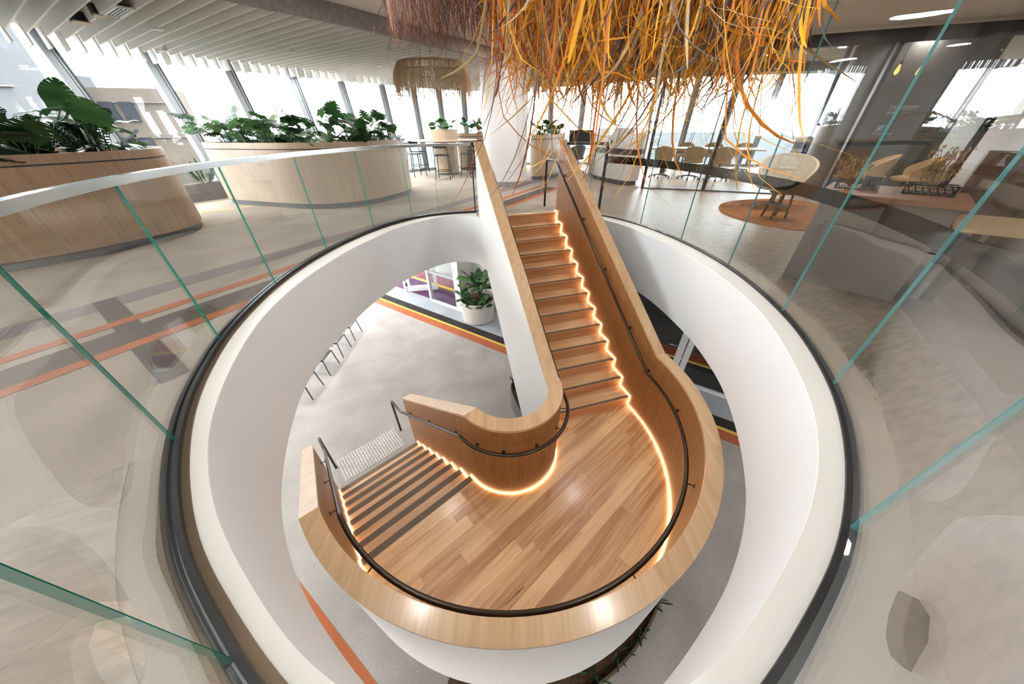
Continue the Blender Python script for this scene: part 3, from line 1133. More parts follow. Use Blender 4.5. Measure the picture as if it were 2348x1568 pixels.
wall_loft('wall_veneer', ALL, RIN - .021, RIN, lambda st: max(LOW + .01, nose_z(st) - .4), top_of, 'veneer')
# copings in mitred lengths
def coping(stations, r0, r1):
    rings = []
    for st in stations:
        a, b = at(r0, st), at(r1, st)
        z = cop_z(st)
        rings.append([(a[0], a[1], z - .032), (b[0], b[1], z - .032), (b[0], b[1], z), (a[0], a[1], z)])
    o = loft('coping', rings, 'coping_wood', stair, world=True, smooth=True)
    flat_edges(o, .5)
    return o
for r0, r1, brk in ((ROUT - .006, ROUT + .13, (0, 12, 24, 36, 48)), (RIN - .158, RIN + .006, (0, 22, 48))):
    coping(UPS(S_TOP - .01, ST, 6), r0, r1)
    for a, b in zip(brk, brk[1:]):
        coping(ARC[a:b + 1], r0, r1)
    coping(LOS(0, T_END + .01, 4), r0, r1)
# flush end boards of the walls
for (s0, R0, R1) in ((('u', S_TOP), ROUT, ROUT + .122), (('u', S_TOP), RIN - .15, RIN)):
    pass

# treads, risers, nosings of the upper flight
def slab_uv(name, fn, a0, a1, z0, z1, mat, r0=RIN, r1=ROUT, parent=None):
    p = [fn(r0, a0), fn(r1, a0), fn(r1, a1), fn(r0, a1)]
    return prism(name, p, z0, z1, mat, parent or stair, world=True)
for i in range(0, 13):
    s1 = (i - 12) * GO1
    z = -RISE * i
    if i > 0:
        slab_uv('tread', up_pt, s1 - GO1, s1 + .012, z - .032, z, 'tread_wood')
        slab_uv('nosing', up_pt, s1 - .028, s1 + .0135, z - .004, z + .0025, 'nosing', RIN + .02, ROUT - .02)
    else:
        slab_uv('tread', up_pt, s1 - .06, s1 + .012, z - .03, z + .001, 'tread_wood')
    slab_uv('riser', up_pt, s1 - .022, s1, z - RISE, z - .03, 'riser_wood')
# floor between the walls at the head of the stair
prism('floor', [up_pt(RIN - .15, -3.20), up_pt(ROUT + .12, -3.20), up_pt(ROUT + .12, -3.9), up_pt(RIN - .15, -3.9)], -.02, .0015, 'carpet_beige', floor_up)
prism('floor', [up_pt(RIN - .15, -3.9), up_pt(ROUT + .12, -3.9), up_pt(ROUT + .12, -3.20), up_pt(RIN - .15, -3.20)], -.3, -.02, 'white_paint', floor_up)

# lower flight
for j in range(0, 8):
    t1 = .03 + GO2 * j
    z = LZ - RISE * j
    if j > 0:
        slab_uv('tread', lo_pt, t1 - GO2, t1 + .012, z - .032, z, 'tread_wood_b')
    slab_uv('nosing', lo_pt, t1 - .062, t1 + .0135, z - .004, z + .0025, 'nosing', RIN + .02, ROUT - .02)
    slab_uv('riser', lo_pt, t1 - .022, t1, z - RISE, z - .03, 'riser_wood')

# landing: sub-floor with boards laid parallel to the lower nosings
land_st = UPS(0, ST, 2) + ARC[1:] + LOS(0, .03, 1)[1:]
rings = [[(at(RIN, s)[0], at(RIN, s)[1], -2.5), (at(ROUT + .03, s)[0], at(ROUT + .03, s)[1], -2.5), (at(ROUT + .03, s)[0], at(ROUT + .03, s)[1], LZ - .02), (at(RIN, s)[0], at(RIN, s)[1], LZ - .02)] for s in land_st]
landing = loft('landing', rings, 'white_paint', stair, world=True)
landing['label'] = 'curved landing of wide timber boards'
bm = bmesh.new()
vi = [bm.verts.new((*at(RIN, s), 0)) for s in land_st]
vo = [bm.verts.new((*at(ROUT, s), 0)) for s in land_st]
for i in range(len(land_st) - 1):
    bm.faces.new([vi[i], vo[i], vo[i + 1], vi[i + 1]][::-1])
bm.normal_update()
for fc in bm.faces:
    if fc.normal.z < 0:
        fc.normal_flip()
pieces(bm, PLANK_A, .135, 1.35, (-.45, 2.11), .018, LZ, 'plank', 'landing_wood', landing, seed=11, gap=.0009, jig=.35)
# soffits
def soffit(fn, a0, a1, za, zb_, n=2):
    rings = []
    for k in range(n + 1):
        a = a0 + (a1 - a0) * k / n
        z = za + (zb_ - za) * k / n
        p, q = fn(RIN - .02, a), fn(ROUT + .02, a)
        rings.append([(p[0], p[1], z - .05), (q[0], q[1], z - .05), (q[0], q[1], z), (p[0], p[1], z)])
    loft('soffit', rings, 'white_paint', stair, world=True)
soffit(up_pt, S_TOP, .1, -.30, -2.40)
soffit(lo_pt, .0, 1.6, -2.42, -3.45)

# light strips at the foot of the walls
def led(path):
    v, f = tubeg(path, .0055, 4)
    mesh('light_strip', v, f, 'led_warm', stair, world=True)
def zig_up(R):
    P = [(*up_pt(R, -12 * GO1 - .08), .008)]
    for i in range(0, 13):
        s1 = (i - 12) * GO1 + .016
        P.append((*up_pt(R, s1), -RISE * i + .008))
        P.append((*up_pt(R, s1), -RISE * (i + 1) + .008))
    return P
def zig_lo(R):
    P = []
    for j in range(0, 8):
        t1 = .03 + GO2 * j + .016
        P.append((*lo_pt(R, t1), LZ - RISE * j + .008))
        P.append((*lo_pt(R, t1), LZ - RISE * (j + 1) + .008))
    return P
for R in (ROUT - .009, RIN + .009):
    led(zig_up(R) + [(*at(R, s), LZ + .008) for s in ARC] + zig_lo(R))

# handrails with wall brackets
def rail(R, wallR, upper_post, name_label):
    st = UPS(-3.12, .20, 8) + ARC + LOS(.05, 2.10, 8)
    P = [(*at(R, s), nose_z(s) + .865) for s in st]
    # head of the rail
    zt = P[0][2]
    head = []
    if upper_post:
        head = [(*up_pt(R, -3.58), .02), (*up_pt(R, -3.58), zt - .10), (*up_pt(R, -3.57), zt - .03), (*up_pt(R, -3.53), zt + .005), (*up_pt(R, -3.46), zt + .012), (*up_pt(R, -3.2), zt + .012)]
    else:
        head = [(*up_pt(R, -3.42), zt + .012), (*up_pt(R, -3.2), zt + .012)]
    ze = P[-1][2]
    tail = [(*lo_pt(R, 2.2), ze - .02), (*lo_pt(R, 2.42), ze - .02), (*lo_pt(R, 2.48), ze - .03), (*lo_pt(R, 2.51), ze - .07), (*lo_pt(R, 2.52), ze - .14), (*lo_pt(R, 2.52), LOW + .004)]
    h = tube('handrail', head + P + tail, .0205, 'dark_bronze', stair, 10, world=True)
    h['label'] = name_label
    k = wallR - R
    for s in UPS(-2.9, -.35, 3) + [('u', .2)] + [('a', u) for u in (.12, .3, .5, .72, .9)] + LOS(.25, 1.85, 2):
        z = nose_z(s) + .865
        a, b = at(R, s), at(wallR, s)
        v, f = tubeg([(a[0], a[1], z - .015), (a[0] + (b[0] - a[0]) * .15, a[1] + (b[1] - a[1]) * .15, z - .055), (a[0] + (b[0] - a[0]) * .5, a[1] + (b[1] - a[1]) * .5, z - .06), (b[0], b[1], z - .06)], .006, 6)
        c = Vector((b[0] - a[0], b[1] - a[1])).normalized() * .008
        v2, f2 = tubeg([(b[0] - c.x, b[1] - c.y, z - .06), (b[0] - c.x * .1, b[1] - c.y * .1, z - .06)], .022, 10)
        v, f = join([(v, f), (v2, f2)])
        o = mesh('bracket', v, f, 'dark_bronze', h, smooth=False)
        o.location = (-stair.location.x, -stair.location.y, -stair.location.z)
rail(ROUT - .085, ROUT, True, 'dark bronze round handrail along the outer wall')
rail(RIN + .085, RIN, False, 'dark bronze round handrail around the inner curve')

# trough of plants round the foot of the outer wall
tr = thing('trough_planter', 'low curved dark trough of plants under the stair landing', 'planter', (SCX, SCY, LOW))
sts = [('a', .18 + .62 * i / 30) for i in range(31)]
for r0, r1, z1, m_, nm in ((2.20, 2.225, -3.12, 'bronze_strip', 'rim_wall'), (1.45, 1.475, -3.12, 'dark_bronze', 'rim_wall'), (1.475, 2.20, -3.18, 'soil', 'soil')):
    rings = [[(*at(r0, s), LOW + .004), (*at(r1, s), LOW + .004), (*at(r1, s), z1), (*at(r0, s), z1)] for s in sts]
    loft(nm, rings, m_, tr, world=True)

# tactile studs, lower and upper
def studs(name, label, o, du, dv, nu, nv, pu, pv, z, mat, r=.0165, flat=False):
    t = thing(name, label, 'tactile studs', (o[0], o[1], z))
    if flat:
        v, f = boxg((0, 0, .003), (.042, .022, .006), math.atan2(dv.y, dv.x))
    else:
        v, f = latheg([(r, 0), (r * .95, .003), (r * .6, .006)], 8)
    me = None
    for i in range(nu):
        for j in range(nv):
            p = du * (i * pu) + dv * (j * pv)
            if me is None:
                ob = mesh('stud', v, f, mat, t)
                me = ob.data
                ob.location = (p.x, p.y, 0)
            else:
                copy_mesh('stud', me, t, (p.x, p.y, 0))
    return t
q = Vector((-2.87, 2.93))
studs('tactile_pad', 'grid of white tactile studs on the carpet at the foot of the stair', (q.x, q.y), Vector((-n2.x, -n2.y)), d2, 23, 11, .048, .048, LOW + .002, 'dot_white')
q = Vector((-.12, 6.43))
studs('tactile_pad', 'strip of pale tactile bars on the carpet at the head of the stair', (q.x, q.y), e1, -d1, 14, 7, .064, .058, .004, 'stone_border', flat=True)

# ------------------------------------------------------------------ glass round the opening
GIN, GOUT = offset(EDGE, .022), offset(EDGE, .036)
def panel(parent, idx, z0, z1, mat, edge, gap=1):
    idx = list(idx)
    pin, pout = [GIN[i] for i in idx], [GOUT[i] for i in idx]
    # a 6 mm open joint at each end
    def trim(P):
        a, b = Vector(P[0]), Vector(P[1])
        c, d = Vector(P[-1]), Vector(P[-2])
        P = list(P)
        P[0] = tuple(a + (b - a).normalized() * .003)
        P[-1] = tuple(c + (d - c).normalized() * .003)
        return P
    rings = arc_band(trim(pin), trim(pout), z0, z1)
    v, f = loftg(rings)
    nseg = len(rings) - 1
    mi = []
    for k in range(nseg):
        mi += [0, 0, 1, 0]
    mi += [1, 1]
    o = mesh('glass_panel', v, f, None, parent, smooth=True, mats=[mat, edge], midx=mi, world=True)
    flat_edges(o, .5)
    return o
def joints(pts):
    return [near(p) for p in pts]
bal = thing('glass_balustrade', 'low curved glass balustrade with a steel handrail around the left of the opening', 'balustrade', (-2.5, 3.2, 0))
LJ = joints([(-.68, 6.31), (-1.35, 6.15), (-1.78, 5.86), (-2.39, 4.55), (-2.50, 3.55), (-2.42, 2.62), (-2.17, 1.76), (-1.70, .97), (-.88, .24), (-.12, -.05), (.52, .03)])
LJ[3:8] = joints([(-2.36, 5.15), (-2.55, 4.1), (-2.52, 3.03), (-2.27, 2.0), (-1.73, 1.02)])
for a, b in zip(LJ, LJ[1:]):
    panel(bal, run(a, b), .012, 1.10, 'clear_glass', 'glass_edge')
li = run(LJ[0], LJ[-1])
ci, co_ = EDGE, CHAN
v, f = loftg(arc_band([ci[i] for i in li], [GIN[i] for i in li], 0, .035))
v2, f2 = loftg(arc_band([GOUT[i] for i in li], [co_[i] for i in li], 0, .035))
v, f = join([(v, f), (v2, f2)])
mesh('base_channel', v, f, 'black_metal', bal, world=True)
ho, hi_ = offset(EDGE, .058), offset(EDGE, .003)
rings = arc_band([hi_[i] for i in li], [ho[i] for i in li], 1.098, 1.142)
hr = loft('handrail', rings, 'steel', bal, world=True, smooth=True)
flat_edges(hr, .5)
p = EDGE[LJ[0]]
box('end_post', (p[0], p[1] + .03, .55), (.02, .05, 1.1), 'black_metal', bal, world=True)

# short return of the balustrade between the stair and the tall screen
rb = thing('balustrade_return', 'short glass balustrade with black post beside the stair head', 'balustrade', (1.3, 6.1, 0))
ri = run(IPOST, IRW)
panel(rb, ri, .012, 1.10, 'clear_glass', 'glass_edge')
rings = arc_band([hi_[i] for i in ri], [ho[i] for i in ri], 1.098, 1.142)
loft('handrail', rings, 'black_metal', rb, world=True)
p = Vector(EDGE[IPOST]) + Vector((.02, .02))
box('end_post', (p.x, p.y, .56), (.035, .06, 1.12), 'black_metal', rb, world=True)
v, f = loftg(arc_band([ci[i] for i in ri], [co_[i] for i in ri], 0, .02))
mesh('base_channel', v, f, 'black_metal', rb, world=True)

tall = thing('glass_screen', 'full height curved glass screen around the right of the opening', 'glass screen', (2.5, 3.2, 0))
TJ = joints([(.52, .03), (1.37, .60), (1.99, 1.39), (2.36, 2.34), (2.52, 3.42), (2.43, 4.42), (2.15, 5.28), (1.63, 6.0)])
for a, b in zip(TJ, TJ[1:]):
    panel(tall, run(a, b), .012, 2.782, 'tall_glass', 'glass_edge_pale')
ti = run(TJ[0], TJ[-1])
v, f = loftg(arc_band([ci[i] for i in ti], [GIN[i] for i in ti], 0, .014))
mesh('base_channel', v, f, 'black_metal', tall, world=True)
v, f = loftg(arc_band([ci[i] for i in ti], [co_[i] for i in ti], 2.765, 2.794))
mesh('head_channel', v, f, 'bulkhead_grey', tall, world=True)
b0, b1 = offset(EDGE, .0375), offset(EDGE, .0395)
sb = loft('safety_band', arc_band([b0[i] for i in ti], [b1[i] for i in ti], .845, .945), 'band_glass', tall, world=True)
sb['label'] = 'smoked grey safety band stuck on the glass'

# ------------------------------------------------------------------ plants
def leaf_mesh(name, mat, split=True, width=.5, droop=.25, n=7):
    """a leaf along +y, one unit long, base at the origin; split leaves have separate fingers"""
    V, Fc = [], []
    def P(x, t):
        y = t
        z = -droop * t * t - .18 * x * x + .04 * math.sin(9 * t)
        V.append((x, y, z))
        return len(V) - 1
    def w(t):
        return width * (math.sin(PI * min(1, max(0, (t + .12) / 1.12)) ** .75)) ** .8 if t < 1 else 0.0
    for sg in (-1, 1):
        ts = [i / n for i in range(n + 1)]
        mid = [P(0, t) for t in ts]
        inn = [P(sg * w(t) * .42, t * .98 + .02 if t > 0 else -.08) for t in ts]
        for i in range(n):
            q = (mid[i], inn[i], inn[i + 1], mid[i + 1])
            Fc.append(q if sg > 0 else q[::-1])
        for i in range(n):
            a, b = ts[i], ts[i + 1]
            k = .72 if (split and 0 < i < n) else 1.0
            o1 = P(sg * w(a + .02), a + .06 - (.16 if i == 0 else 0))
            bb = a + (b - a) * k
            o2 = P(sg * w(bb) * (.97 if split else 1), bb + .06 if i < n - 1 else 1.0)
            c2 = inn[i + 1]
            q = (inn[i], o1, o2, c2)
            Fc.append(q if sg > 0 else q[::-1])
    me = bpy.data.meshes.new(name)
    me.from_pydata(V, [], Fc)
    me.materials.append(MATS[mat])
    me.polygons.foreach_set('use_smooth', [True] * len(me.polygons))
    me.update()
    return me
LM = {k: leaf_mesh('leaf', k, True) for k in ('leaf_dark', 'leaf_mid', 'leaf_light')}
LH = {k: leaf_mesh('leaf', k, False, .42, .3, 9) for k in ('leaf_dark', 'leaf_mid', 'leaf_light')}
LB = {k: leaf_mesh('leaf', k, False, .27, .35, 6) for k in ('leaf_dark', 'leaf_mid', 'leaf_light')}
def frond_mesh(mat):
    """arching stalk with paired leaflets, one unit long along +z"""
    V, Fc = [], []
    for i in range(9):
        t = .2 + i * .095
        for sg in (-1, 1):
            b = len(V)
            x0, z0 = 0, t
            L = .20 * (1 - .35 * abs(t - .55))
            dx, dz = sg * L * .85, L * .55
            V += [(x0, 0, z0), (x0 + dx * .5 - .0, .035, z0 + dz * .5 - .03), (x0 + dx, .0, z0 + dz), (x0 + dx * .5, -.035, z0 + dz * .5 + .03)]
            Fc.append((b, b + 1, b + 2, b + 3))
    v, f = tubeg([(0, 0, 0), (0, 0, .5), (0, 0, 1.05)], [.014, .01, .004], 4)
    o = len(V)
    V += v
    Fc += [tuple(i + o for i in q) for q in f]
    me = bpy.data.meshes.new('frond')
    me.from_pydata(V, [], Fc)
    me.materials.append(MATS[mat])
    me.update()
    return me
FR = {k: frond_mesh(k) for k in ('leaf_dark', 'leaf_mid', 'leaf_light')}

def plant(name, label, loc, leaves, seed, size=(.22, .34), height=(.1, .45), spread=.4, tone=('leaf_dark', 'leaf_mid'), kind=LM, group=None):
    rnd = random.Random(seed)
    t = thing(name, label, 'plant', loc, group=group)
    stems = []
    for i in range(leaves):
        a = rnd.uniform(0, 2 * PI)
        r = spread * math.sqrt(rnd.random())
        h = rnd.uniform(*height)
        L = rnd.uniform(*size)
        p = (r * math.cos(a), r * math.sin(a), h)
        out = a + rnd.uniform(-.5, .5)
        me = kind[rnd.choice(tone)]
        copy_mesh('leaf', me, t, p, (rnd.uniform(-.35, 1.15), rnd.uniform(-.5, .5), out - PI / 2), L)
        stems.append(tubeg([(r * .15 * math.cos(a), r * .15 * math.sin(a), 0), (r * .5 * math.cos(a), r * .5 * math.sin(a), h * .65), p], .005, 4))
    v, f = join(stems)
    mesh('stems', v, f, 'stem_green', t)
    return t
def fern(name, label, loc, n, seed, size=(.25, .4), spread=.25, tone=('leaf_dark', 'leaf_mid'), group=None):
    rnd = random.Random(seed)
    t = thing(name, label, 'plant', loc, group=group)
    for i in range(n):
        a = rnd.uniform(0, 2 * PI)
        r = spread * math.sqrt(rnd.random())
        til = rnd.uniform(.1, .75)
        copy_mesh('frond', FR[rnd.choice(tone)], t, (r * .5 * math.cos(a), r * .5 * math.sin(a), 0), (0, til, a), rnd.uniform(*size))
    return t

# ------------------------------------------------------------------ left planters
def planter(name, label, outline, h, body_mat, kick=.10, soil_drop=.06, base=0.0, band=.115):
    O = relax(resample(spline(outline, 8, True), 120), 3)
    O = ccw(O)
    cx, cy = sum(p[0] for p in O) / len(O), sum(p[1] for p in O) / len(O)
    r = thing(name, label, 'planter', (cx, cy, base))
    def shell(nm, off0, off1, z0, z1, mat):
        a, b = offset(O, off0), offset(O, off1)
        rings = [[(p[0], p[1], z0), (q[0], q[1], z0), (q[0], q[1], z1), (p[0], p[1], z1)] for p, q in zip(a, b)]
        o = loft(nm, rings, mat, r, closed_path=True, world=True, smooth=True)
        flat_edges(o, .6)
    shell('kickboard', -.06, -.035, base + .002, base + kick, 'kick_grey')
    shell('body', -.04, 0, base + kick, base + h - band, body_mat)
    shell('shadow_gap', -.04, -.012, base + h - band, base + h - band + .018, 'charcoal')
    shell('rim_band', -.04, 0, base + h - band + .018, base + h, body_mat)
    prism('soil', offset(O, -.04), base + h - .25, base + h - soil_drop, 'soil', r, world=True)
    return r, O
PA = [(-8.2, 2.2), (-7, 2.7), (-6, 3.41), (-5.45, 4.04), (-5.16, 4.75), (-5.15, 5.19), (-5.38, 5.6), (-5.75, 5.95), (-6.3, 6.1), (-7.2, 5.7), (-8.1, 4.9), (-8.3, 3.4)]
planter('curved_planter', 'large curved oak planter bench nearest the concrete tower window', PA, 1.15, 'oak')
PB = [(-6.54, 7.78), (-6.2, 7.42), (-5.41, 7.14), (-4.5, 6.85), (-4.08, 6.78), (-3.57, 6.85), (-3.05, 7.2), (-2.70, 7.89), (-2.56, 8.65), (-2.75, 9.36), (-3.15, 9.75), (-3.7, 9.75), (-4.6, 9.1), (-5.6, 8.5), (-6.35, 8.2)]
planter('curved_planter', 'curved oak planter bench in the middle of the left window row', PB, 1.155, 'oak_pale')
r = thing('window_trough', 'low dark stone trough of plants on the floor under the left windows', 'planter', (-7.0, 8.5, 0), math.atan2(1.0, .62))
box('body', (0, 0, .17), (3.0, .36, .34), 'stone_planter', r)
box('soil', (0, 0, .335), (2.9, .28, .03), 'soil', r)
rnd = random.Random(5)
tA = [(-5.55, 4.95), (-5.65, 4.2), (-6.2, 4.6), (-6.0, 5.4), (-6.45, 3.75), (-6.9, 4.3), (-6.95, 3.3), (-7.5, 3.9), (-6.8, 5.1), (-7.5, 4.9)]
names_a = ['at the rounded end', 'near the rounded front', 'in the second row', 'behind the rounded end', 'halfway along the front', 'in the middle of the bed', 'near the left front edge', 'at the far left', 'close to the window', 'under the window frame']
for i, (x, y) in enumerate(tA):
    plant('monstera_plant', 'dark monstera %s of the large near planter' % names_a[i], (x, y, 1.08), 13, 20 + i, (.24, .40), (.06, .46), .42, ('leaf_dark', 'leaf_dark', 'leaf_mid'))
for i, (x, y) in enumerate([(-5.9, 5.0), (-6.4, 4.2), (-5.45, 4.7), (-6.7, 3.6)]):
    fern('zz_plant', 'spiky dark green fern-like plant %s in the large near planter' % ['by the rounded end', 'in the middle', 'at the front corner', 'towards the left'][i], (x, y, 1.08), 14, 60 + i, (.25, .42), .3, ('leaf_dark',))
# the two big paddle leaves above the near planter
bp = thing('paddle_leaf_plant', 'tall plant with one huge dark paddle leaf rising above the near planter', 'plant', (-5.9, 4.62, 1.08))
for (p, rot, L) in (((.30, .20, .50), (1.5, .35, .86), .36), ((-.05, -.20, .54), (1.35, -.5, .95), .34)):
    copy_mesh('leaf', LH['leaf_dark'], bp, p, rot, L)
v, f = join([tubeg([(0, 0, 0), (.13, .10, .28), (.30, .20, .52)], .007, 5), tubeg([(0, 0, 0), (-.02, -.08, .28), (-.05, -.20, .56)], .007, 5)])
mesh('stems', v, f, 'stem_green', bp)
tB = [(-6.0, 7.75), (-5.45, 7.55), (-4.95, 7.5), (-4.4, 7.3), (-3.9, 7.35), (-3.4, 7.5), (-3.1, 8.0), (-2.95, 8.6), (-3.4, 8.5), (-4.2, 8.1)]
pos_b = ['first', 'second', 'third', 'fourth', 'fifth', 'sixth', 'seventh', 'eighth', 'ninth', 'tenth']
for i, (x, y) in enumerate(tB):
    plant('monstera_plant', '%s monstera from the left end of the middle planter' % pos_b[i], (x, y, 1.08), 14, 90 + i, (.22, .36), (.06, .50), .38, ('leaf_mid', 'leaf_mid', 'leaf_dark', 'leaf_light'))
    fern('zz_plant', 'short leafy filler plant beside the %s monstera of the middle planter' % pos_b[i], (x + .2, y - .1, 1.08), 9, 130 + i, (.18, .30), .25, ('leaf_mid', 'leaf_dark'))
for i in range(4):
    q = Vector((-7.0, 8.5)) + Vector((math.cos(1.016), math.sin(1.016))) * (-1.2 + .75 * i)
    fern('zz_plant', '%s leafy plant in the low stone trough by the window' % pos_b[i], (q.x, q.y, .34), 16, 170 + i, (.3, .48), .3, ('leaf_dark', 'leaf_mid'))

# ------------------------------------------------------------------ white column, bar table, stools, pendant
col_ = thing('column', 'big round white column beside the head of the stair', 'column', (-.13, 10.05, 0), kind='structure')
lathe('shaft', [(.60, .12), (.60, 2.805)], 'white_paint', col_, 48)
lathe('skirting', [(.612, .002), (.612, .12), (.60, .122)], 'bulkhead_grey', col_, 48)
box('power_outlet', (.10, -.60, .42), (.10, .02, .10), 'white_frame', col_, bevel=.004)
bt = thing('bar_table', 'round high table wrapped around a timber drum near the windows', 'table', (-2.25, 12.6, 0))
lathe('table_top', [(.44, 1.0), (1.12, 1.0), (1.15, 1.015), (1.12, 1.035), (.44, 1.035)], 'oak_pale', bt, 48)
lathe('drum', [(.40, .06), (.40, 1.0)], 'oak_pale', bt, 40)
lathe('kickboard', [(.37, .002), (.37, .06)], 'kick_grey', bt, 40)
lathe('planter_drum', [(.46, 1.036), (.47, 1.33), (.44, 1.33), (.43, 1.25)], 'oak_pale', bt, 40)
lathe('soil', [(.43, 1.22), (.43, 1.27)], 'soil', bt, 24)
plant('leafy_plant', 'bushy light green plant on top of the bar table drum', (-2.25, 12.6, 1.26), 34, 201, (.16, .26), (.04, .30), .42, ('leaf_light', 'leaf_mid'), LH)

def bar_stool(label, loc, rz):
    t = thing('bar_stool', label, 'stool', loc, rz, group='black bar stools round the high table')
    v, f = prismg([(-.2, -.19), (.2, -.19), (.21, .19), (-.21, .19)], .66, .69)
    o = mesh('seat', v, f, 'black_metal', t)
    for sx in (-1, 1):
        tube('leg', [(sx * .22, -.22, .003), (sx * .185, -.17, .66)], .013, 'black_metal', t, 6)
        tube('leg', [(sx * .23, .24, .003), (sx * .20, .185, .66), (sx * .205, .235, .98)], .013, 'black_metal', t, 6)
        tube('footrest', [(sx * .207, -.205, .23), (sx * .22, .222, .23)], .009, 'black_metal', t, 6)
    tube('footrest', [(-.21, -.205, .25), (.21, -.205, .25)], .011, 'black_metal', t, 6)
    tube('footrest', [(-.22, .225, .25), (.22, .225, .25)], .009, 'black_metal', t, 6)
    pts = [(-.205, .235), (-.1, .258), (.1, .258), (.205, .235)]
    rings = [[(x, y - .01, .86), (x, y + .01, .86), (x, y + .012, .99), (x, y - .008, .99)] for x, y in pts]
    loft('backrest', rings, 'black_metal', t)
    return t
bar_stool('black bar stool in front of the timber drum, its back to the stair', (-2.13, 11.15, 0), PI)
bar_stool('black bar stool at the left of the high table', (-3.18, 11.95, 0), PI * .72)
bar_stool('black bar stool behind the left stool, closer to the windows', (-3.35, 13.1, 0), PI * .3)
bar_stool('black bar stool at the right of the high table, behind the stair wall', (-1.35, 11.75, 0), -PI * .72)
bar_stool('black bar stool on the window side of the high table', (-1.3, 13.2, 0), -PI * .2)

def raffia_pendant(label, loc, R, Hh, n, seed, mats, up=.12):
    rnd = random.Random(seed)
    t = thing('raffia_pendant', label, 'pendant lamp', loc)
    tube('frame_ring', [(R * .86 * math.cos(2 * PI * i / 40), R * .86 * math.sin(2 * PI * i / 40), up) for i in range(40)], .02, 'raffia_dark', t, 6, closed=True)
    tube('frame_ring', [(R * .98 * math.cos(2 * PI * i / 40), R * .98 * math.sin(2 * PI * i / 40), 0) for i in range(40)], .006, 'dark_frame', t, 6, closed=True)
    V, Fc, mi = [], [], []
    for k in range(n):
        a = rnd.uniform(0, 2 * PI)
        L = Hh * rnd.uniform(.45, 1.2)
        r0 = R * rnd.uniform(.84, .92)
        rr_ = rnd.uniform(-1, 1.3)
        pts = []
        for j in range(6):
            u = j / 5
            rr = r0 + (R * 1.03 - r0) * min(1, u * 2.2) + rnd.uniform(-.02, .02) + .05 * u * rr_
            aa = a + (rnd.uniform(-.02, .02) if j else 0)
            pts.append((rr * math.cos(aa), rr * math.sin(aa), up + .02 - (L + up) * u ** 1.15))
        v, f = tubeg(pts, rnd.uniform(.0015, .0034), 3, caps=False)
        o = len(V)
        V += v
        Fc += [tuple(i + o for i in q) for q in f]
        mi += [0 if rnd.random() < .7 else 1] * len(f)
    fr = mesh('fringe', V, Fc, None, t, mats=mats, midx=mi)
    fr['kind'] = 'stuff'
    for k in range(3):
        a = 2 * PI * k / 3 + .4
        tube('cable', [(R * .86 * math.cos(a), R * .86 * math.sin(a), up), (R * .86 * math.cos(a), R * .86 * math.sin(a), 2.805 - loc[2])], .003, 'dark_frame', t, 4)
    lathe('bulb', [(.01, -.12), (.04, -.10), (.05, -.05), (.03, .02), (.012, .06)], 'white_paint', t, 12)
    tube('cord', [(0, 0, .06), (0, 0, 2.805 - loc[2])], .004, 'dark_frame', t, 4)
    return t
raffia_pendant('pale straw raffia pendant lamp hanging in front of the white column', (-1.52, 8.0, 2.26), .70, .44, 1150, 9, ['raffia', 'raffia_dark'])

# joinery planters behind the column
PC = [(.62, 10.84), (.95, 10.75), (1.35, 11.3), (1.75, 12.3), (2.0, 13.3), (1.6, 13.5), (1.2, 12.6), (.8, 11.6)]
planter('joinery_planter', 'pale oak planter cabinet just to the right of the white column', PC, 1.17, 'oak_pale')
for i, (x, y) in enumerate([(.95, 11.1), (1.2, 11.7), (1.5, 12.5)]):
    plant('leafy_plant', '%s green plant in the planter cabinet right of the column' % pos_b[i], (x, y, 1.1), 16, 220 + i, (.16, .28), (.05, .36), .34, ('leaf_mid', 'leaf_light', 'leaf_dark'), LH)
PD = [(-1.9, 13.7), (-.9, 13.8), (.1, 14.0), (.1, 14.5), (-.9, 14.3), (-1.9, 14.1)]
planter('joinery_planter', 'pale oak planter cabinet behind the bar table by the far windows', PD, 1.2, 'oak_pale')
for i, (x, y) in enumerate([(-1.6, 13.95), (-1.0, 14.05), (-.5, 14.1)]):
    plant('leafy_plant', '%s green plant in the planter cabinet by the far windows' % pos_b[i], (x, y, 1.13), 12, 240 + i, (.18, .3), (.05, .42), .3, ('leaf_light', 'leaf_mid'), LM)

# ceiling devices among the felt baffles
for i, (x, y) in enumerate([(-6.05, 6.15), (-5.45, 5.85)]):
    t = thing('spotlight', ['larger black spotlight box among the baffles above the near planter', 'smaller black spotlight box beside the ceiling grille'][i], 'spotlight', (x, y, 2.62), math.atan2(BD[1], BD[0]))
    s = 1 - .25 * i
    box('housing', (0, 0, .05), (.20 * s, .15 * s, .10), 'black_metal', t)
    box('face_plate', (0, 0, -.006), (.24 * s, .17 * s, .012), 'cream_fabric', t)
t = thing('air_grille', 'white slotted air grille between two ceiling baffles', 'vent', (-5.05, 5.7, 2.62), math.atan2(BD[1], BD[0]))
v, f = join([boxg((0, .075, 0), (.6, .02, .02)), boxg((0, -.075, 0), (.6, .02, .02)), boxg((-.3, 0, 0), (.02, .17, .02)), boxg((.3, 0, 0), (.02, .17, .02))])
mesh('frame', v, f, 'white_frame', t)
box('recess', (0, 0, .02), (.58, .13, .02), 'black_metal', t)
for k in range(4):
    box('slat', (0, -.05 + k * .033, .004), (.58, .012, .012), 'white_frame', t)

